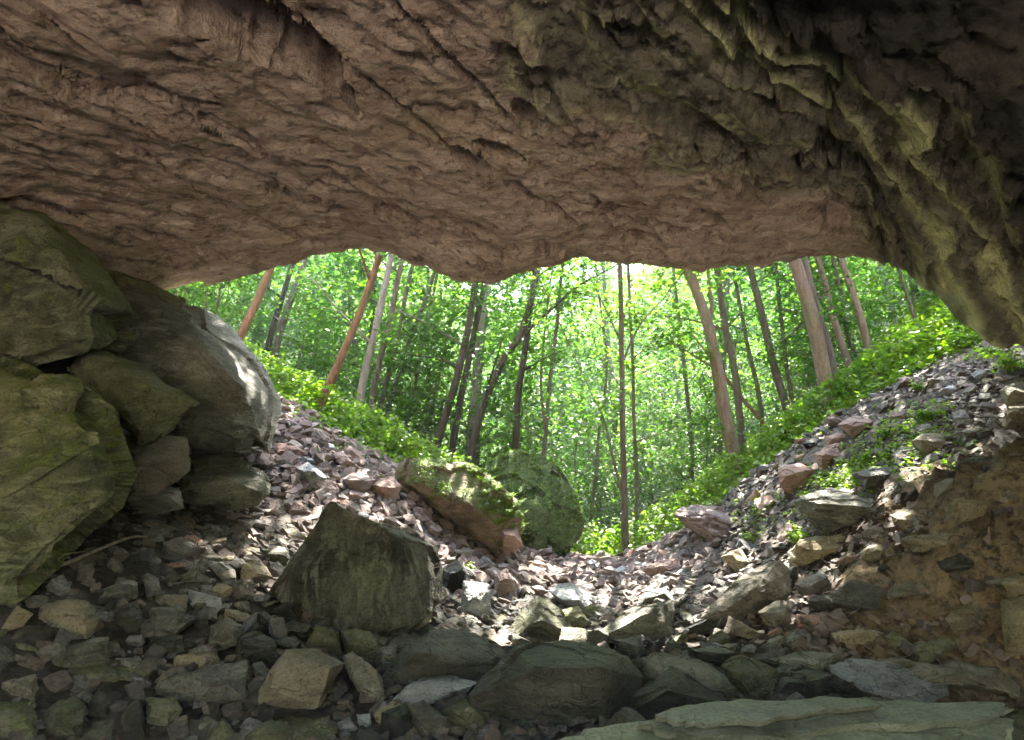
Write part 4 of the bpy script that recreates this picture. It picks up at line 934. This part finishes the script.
mass('leaf_litter', 'dry curled leaves and shale chips strewn over the right bank', 30000, (.035, .10), reg_bank, M['litter'], 9, tilt=.5, flatm=True, lift=.25)

# ------------------------------------------------------------------ ground plants
rng = np.random.default_rng(21)
n = 30000; yy = 9.3 + 19 * rng.uniform(0, 1, n) ** 1.5; xx = rng.uniform(-1, 1, n) * (yy * .95 + 1)
wv = veg_w(xx, yy); keep = rng.uniform(0, 1, n) < wv * np.where(yy < 15, 1, .6); xx, yy = xx[keep], yy[keep]
zz = H(xx, yy) + rng.uniform(.03, .75, len(xx)) * sstep(veg_w(xx, yy - .5), .0, 1) + .03
rr = rng.uniform(.1, .32, len(xx))
V, Fc = sprays(np.stack([xx, yy, zz], 1), rr, 14, .105, rng, flat=.3, tilt=.5)
tag(mesh_np('undergrowth', V, Fc, M['leaf2']), 'bright green undergrowth carpeting the forest floor outside the cave', 'undergrowth', kind='stuff')
# sparse creeping greens on the shaded bank
def patch(cx, cy, rx, ry, n):
    a = rng.normal(0, 1, (n, 2)); return [hit(cx + u * rx, cy + v * ry) for u, v in a]
pts = patch(872, 458, 24, 12, 170) + patch(845, 482, 20, 6, 110) + patch(905, 435, 20, 8, 90) + patch(925, 415, 16, 6, 40) + patch(940, 470, 22, 14, 45) + patch(815, 500, 14, 10, 50) + patch(760, 520, 16, 10, 40) + patch(330, 415, 26, 12, 150) + patch(385, 445, 22, 9, 90) + patch(305, 392, 14, 8, 70) + patch(985, 350, 18, 8, 70)
E = np.array([tuple(p + Vector((0, 0, .05))) for p in pts])
V, Fc = sprays(E, rng.uniform(.06, .16, len(E)), 11, .055, rng, flat=.3)
tag(mesh_np('ground_cover', V, Fc, M['leaf2']), 'small creeping green leaves scattered on the rubble banks', 'ground cover', kind='stuff')
def plant(label, px, py, hgt, n=9, kind='leafy_plant', fern=False, dz=0, leafs=.05, group='small plants rooted among the rocks', loc=None, cat='plant'):
    rngp = np.random.default_rng(int(px * 7 + py)); p = loc or hit(px, py); p = p + Vector((0, 0, dz)); root = empty(kind, p); tag(root, label, cat, group)
    st, C, D, N, S = [], [], [], [], []
    for k in range(n):
        a = 2 * PI * (k + rngp.uniform()) / n; ln = hgt * rngp.uniform(.7, 1.25); lean = rngp.uniform(.3, .9)
        q = [Vector((0, 0, -.02))]
        for s in range(1, 7):
            f = s / 6; q.append(Vector((math.cos(a) * ln * lean * f, math.sin(a) * ln * lean * f, ln * (f - .45 * f * f * (1.2 if fern else .6)))))
        st.append(tube(q, [.004] * 7, 4))
        if fern:
            side = Vector((-math.sin(a), math.cos(a), 0))
            for s in range(14):
                f = .15 + .85 * s / 14; b = q[0].lerp(q[6], 0) ; i = min(5, int(f * 6)); b = q[i].lerp(q[i + 1], f * 6 - i)
                for sg in (-1, 1):
                    d = side * sg + Vector((math.cos(a), math.sin(a), -.15)) * .35; L_ = ln * .34 * (1.1 - f); C.append(b + d * L_ * .5); D.append(d); N.append((rngp.normal(0, .2), rngp.normal(0, .2), 1)); S.append(L_ * 1.1)
        else:
            for s in range(2, 7):
                for _ in range(3):
                    C.append(q[s] + Vector(rngp.normal(0, leafs * .8, 3))); D.append((math.cos(a) + rngp.normal(0, .6), math.sin(a) + rngp.normal(0, .6), rngp.normal(-.2, .3))); N.append((rngp.normal(0, .35), rngp.normal(0, .35), 1)); S.append(leafs * rngp.uniform(.8, 1.6))
    v, f = join(st); mesh_np('stem', v, f, M['fern'], root)
    V, Fc = leaf_quads(np.array([tuple(c) for c in C]), np.array([tuple(c) for c in D], float), np.array(N, float), np.array(S), .35 if fern else .7)
    mesh_np('leaves', V, Fc, M['fern' if fern else 'leaf2'], root)
    return root
PL = [('bright seedling on top of the ledge outcrop by the right tree line',712,512,.22,.06),('leafy weed tucked under the ledge outcrop on the right bank',750,545,.2,.05),
 ('light green sprig beside the pale wedge stone on the right bank',797,545,.2,.05),('low green tuft drooping over the overhanging ledge rock, near end',830,492,.22,.04),('low green tuft on top of the overhanging ledge rock, far end',856,482,.22,.04),
 ('pair of broad seedlings above the overhanging ledge rock',892,438,.16,.07),('single broad seedling under the long thin slab high on the bank',929,422,.16,.06),('small sprout near the top of the leaf-littered bank',919,392,.15,.05),
 ('leafy shoot left of the pink block on the right bank',775,455,.18,.05),('bushy sapling at the right end of the tree line under the lip',962,352,.55,.09),('bright shrubby plant above the long thin slab high on the bank',935,352,.5,.09),
 ('green shrub against the rock wall at the far right',1012,375,.4,.07),('tiny green plant between pebbles left of the mossy hump boulder',470,572,.1,.035),('tiny sprout beside the stub of the snag, at the ridge edge',742,472,.14,.05),
 ('low leafy weed at the valley lip under the slim middle tree',592,556,.15,.05),('small weed on the flat tan slab of the right bank',870,462,.14,.05)]
for lab, px, py, h_, ls in PL: plant(lab, px, py, h_, leafs=ls, n=12 if h_ > .3 else 7)

from mathutils.bvhtree import BVHTree
def bvh(o):
    return BVHTree.FromPolygons([v.co + o.location for v in o.data.vertices], [tuple(p.vertices) for p in o.data.polygons])
def moss(o, n, size, seed, thr, mat, keep=None):
    rng = np.random.default_rng(seed); ar = np.array([p.area for p in o.data.polygons]); ar /= ar.sum()
    idx = rng.choice(len(ar), n * 3, p=ar); C, D, N, S = [], [], [], []
    for i in idx:
        p = o.data.polygons[i]; c = p.center; nm = p.normal
        w = o.location + c
        if nm.z < -.25 or mn.fractal(w * 1.8, .8, 2, 4) + nm.z * .5 < thr: continue
        if keep and not keep(c): continue
        j = Vector(rng.normal(0, .35, 3)); C.append(c + nm * size * rng.uniform(0, .5) + Vector(rng.normal(0, .015, 3))); N.append(nm + j); D.append(Vector(rng.normal(0, 1, 3)) + nm * .4); S.append(size * rng.uniform(.6, 1.5))
        if len(C) >= n: break
    V, Fc = leaf_quads(np.array([tuple(c) for c in C]), np.array([tuple(c) for c in D]), np.array([tuple(c) for c in N]), np.array(S)); return mesh_np('moss', V, Fc, mat, o)
M['mossleaf'] = leaf_mat('moss_fronds', (.045,.095,.014), (.13,.2,.025), .35)
moss(ROUND, 13000, .036, 3, .12, M['mossleaf'])
moss(HUMP, 9000, .03, 4, .25, M['mossleaf'])
tr_ = bvh(HUMP); org = Vector((0, 0, CAMZ))
for k, (px, py, h_) in enumerate([(462,468,.16),(474,474,.2),(486,483,.26),(497,491,.28),(507,500,.3),(514,508,.3),(519,519,.28),(508,516,.24),(496,505,.24),(484,495,.22),(521,530,.24),(500,524,.2),(450,463,.12),(490,514,.16),(511,529,.2)]):
    r_ = Vector(ray(px, py)).normalized(); h = tr_.ray_cast(org, r_)
    if h[0] is None: continue
    plant('feathery bright fern in the sunny cluster on the hump-shaped boulder', px, py, h_ * .9, n=9, kind='fern', fern=True, loc=h[0] - h[1] * .01, group='ferns on the hump-shaped boulder', cat='fern')
tr_ = bvh(ROUND)
for px, py, h_ in [(505,458,.18),(525,455,.2),(545,460,.2),(497,470,.16),(560,474,.16),(538,470,.18),(515,475,.15)]:
    r_ = Vector(ray(px, py)).normalized(); h = tr_.ray_cast(org, r_)
    if h[0] is None: continue
    plant('small dark green fern growing on top of the round mossy boulder', px, py, h_, n=8, kind='fern', fern=True, loc=h[0] - h[1] * .01, group='ferns on the round boulder', cat='fern')


# ------------------------------------------------------------------ the moist air of the ravine
bm = bmesh.new(); bmesh.ops.create_cube(bm, size=1)
me = bpy.data.meshes.new('haze'); bm.to_mesh(me); bm.free(); hz = bpy.data.objects.new('haze', me); COL.objects.link(hz)
hz.scale = (900, 900, 120); hz.location = (0, 0, 45)
hm = bpy.data.materials.new('haze'); hm.use_nodes = True; hm.node_tree.nodes.clear(); ho = hm.node_tree.nodes.new('ShaderNodeOutputMaterial'); hv = hm.node_tree.nodes.new('ShaderNodeVolumePrincipled')
hv.inputs['Color'].default_value = (.86, .94, 1, 1); hv.inputs['Density'].default_value = .0017; hv.inputs['Anisotropy'].default_value = .2; hm.node_tree.links.new(hv.outputs[0], ho.inputs['Volume']); me.materials.append(hm)
tag(hz, 'thin moist haze filling the wooded ravine', 'haze', kind='stuff')
# ------------------------------------------------------------------ light
EL, AZ = math.radians(56), math.radians(14)       # azimuth measured from +Y towards +X
sun = bpy.data.objects.new('sun', bpy.data.lights.new('sun', 'SUN')); COL.objects.link(sun)
sd_ = Vector((math.sin(AZ) * math.cos(EL), math.cos(AZ) * math.cos(EL), math.sin(EL)))
sun.rotation_euler = sd_.to_track_quat('Z', 'Y').to_euler(); sun.location = (0, 0, 30)
sun.data.energy = 5; sun.data.angle = math.radians(.5); sun.data.color = (1, .94, .84)
w = bpy.data.worlds.new('World'); SC.world = w; w.use_nodes = True; nt = w.node_tree
sk = nt.nodes.new('ShaderNodeTexSky'); sk.sky_type = 'NISHITA'; sk.sun_disc = False; sk.sun_elevation = EL; sk.sun_rotation = AZ; sk.air_density = 1; sk.dust_density = 1.5
bg = nt.nodes['Background']; nt.links.new(sk.outputs[0], bg.inputs[0]); bg.inputs[1].default_value = .15
vs = SC.view_settings; vs.view_transform = 'Standard'; vs.look = 'None'; vs.gamma = 1; vs.exposure = 4.08
cy = SC.cycles; cy.use_denoising = True; cy.denoiser = 'OPENIMAGEDENOISE'; cy.max_bounces = 9; cy.diffuse_bounces = 6; cy.transmission_bounces = 4; cy.glossy_bounces = 2; cy.transparent_max_bounces = 6
cy.sample_clamp_indirect = 8; cy.use_adaptive_sampling = True; cy.adaptive_threshold = .02
try: cy.denoising_input_passes = 'RGB_ALBEDO_NORMAL'
except Exception: pass
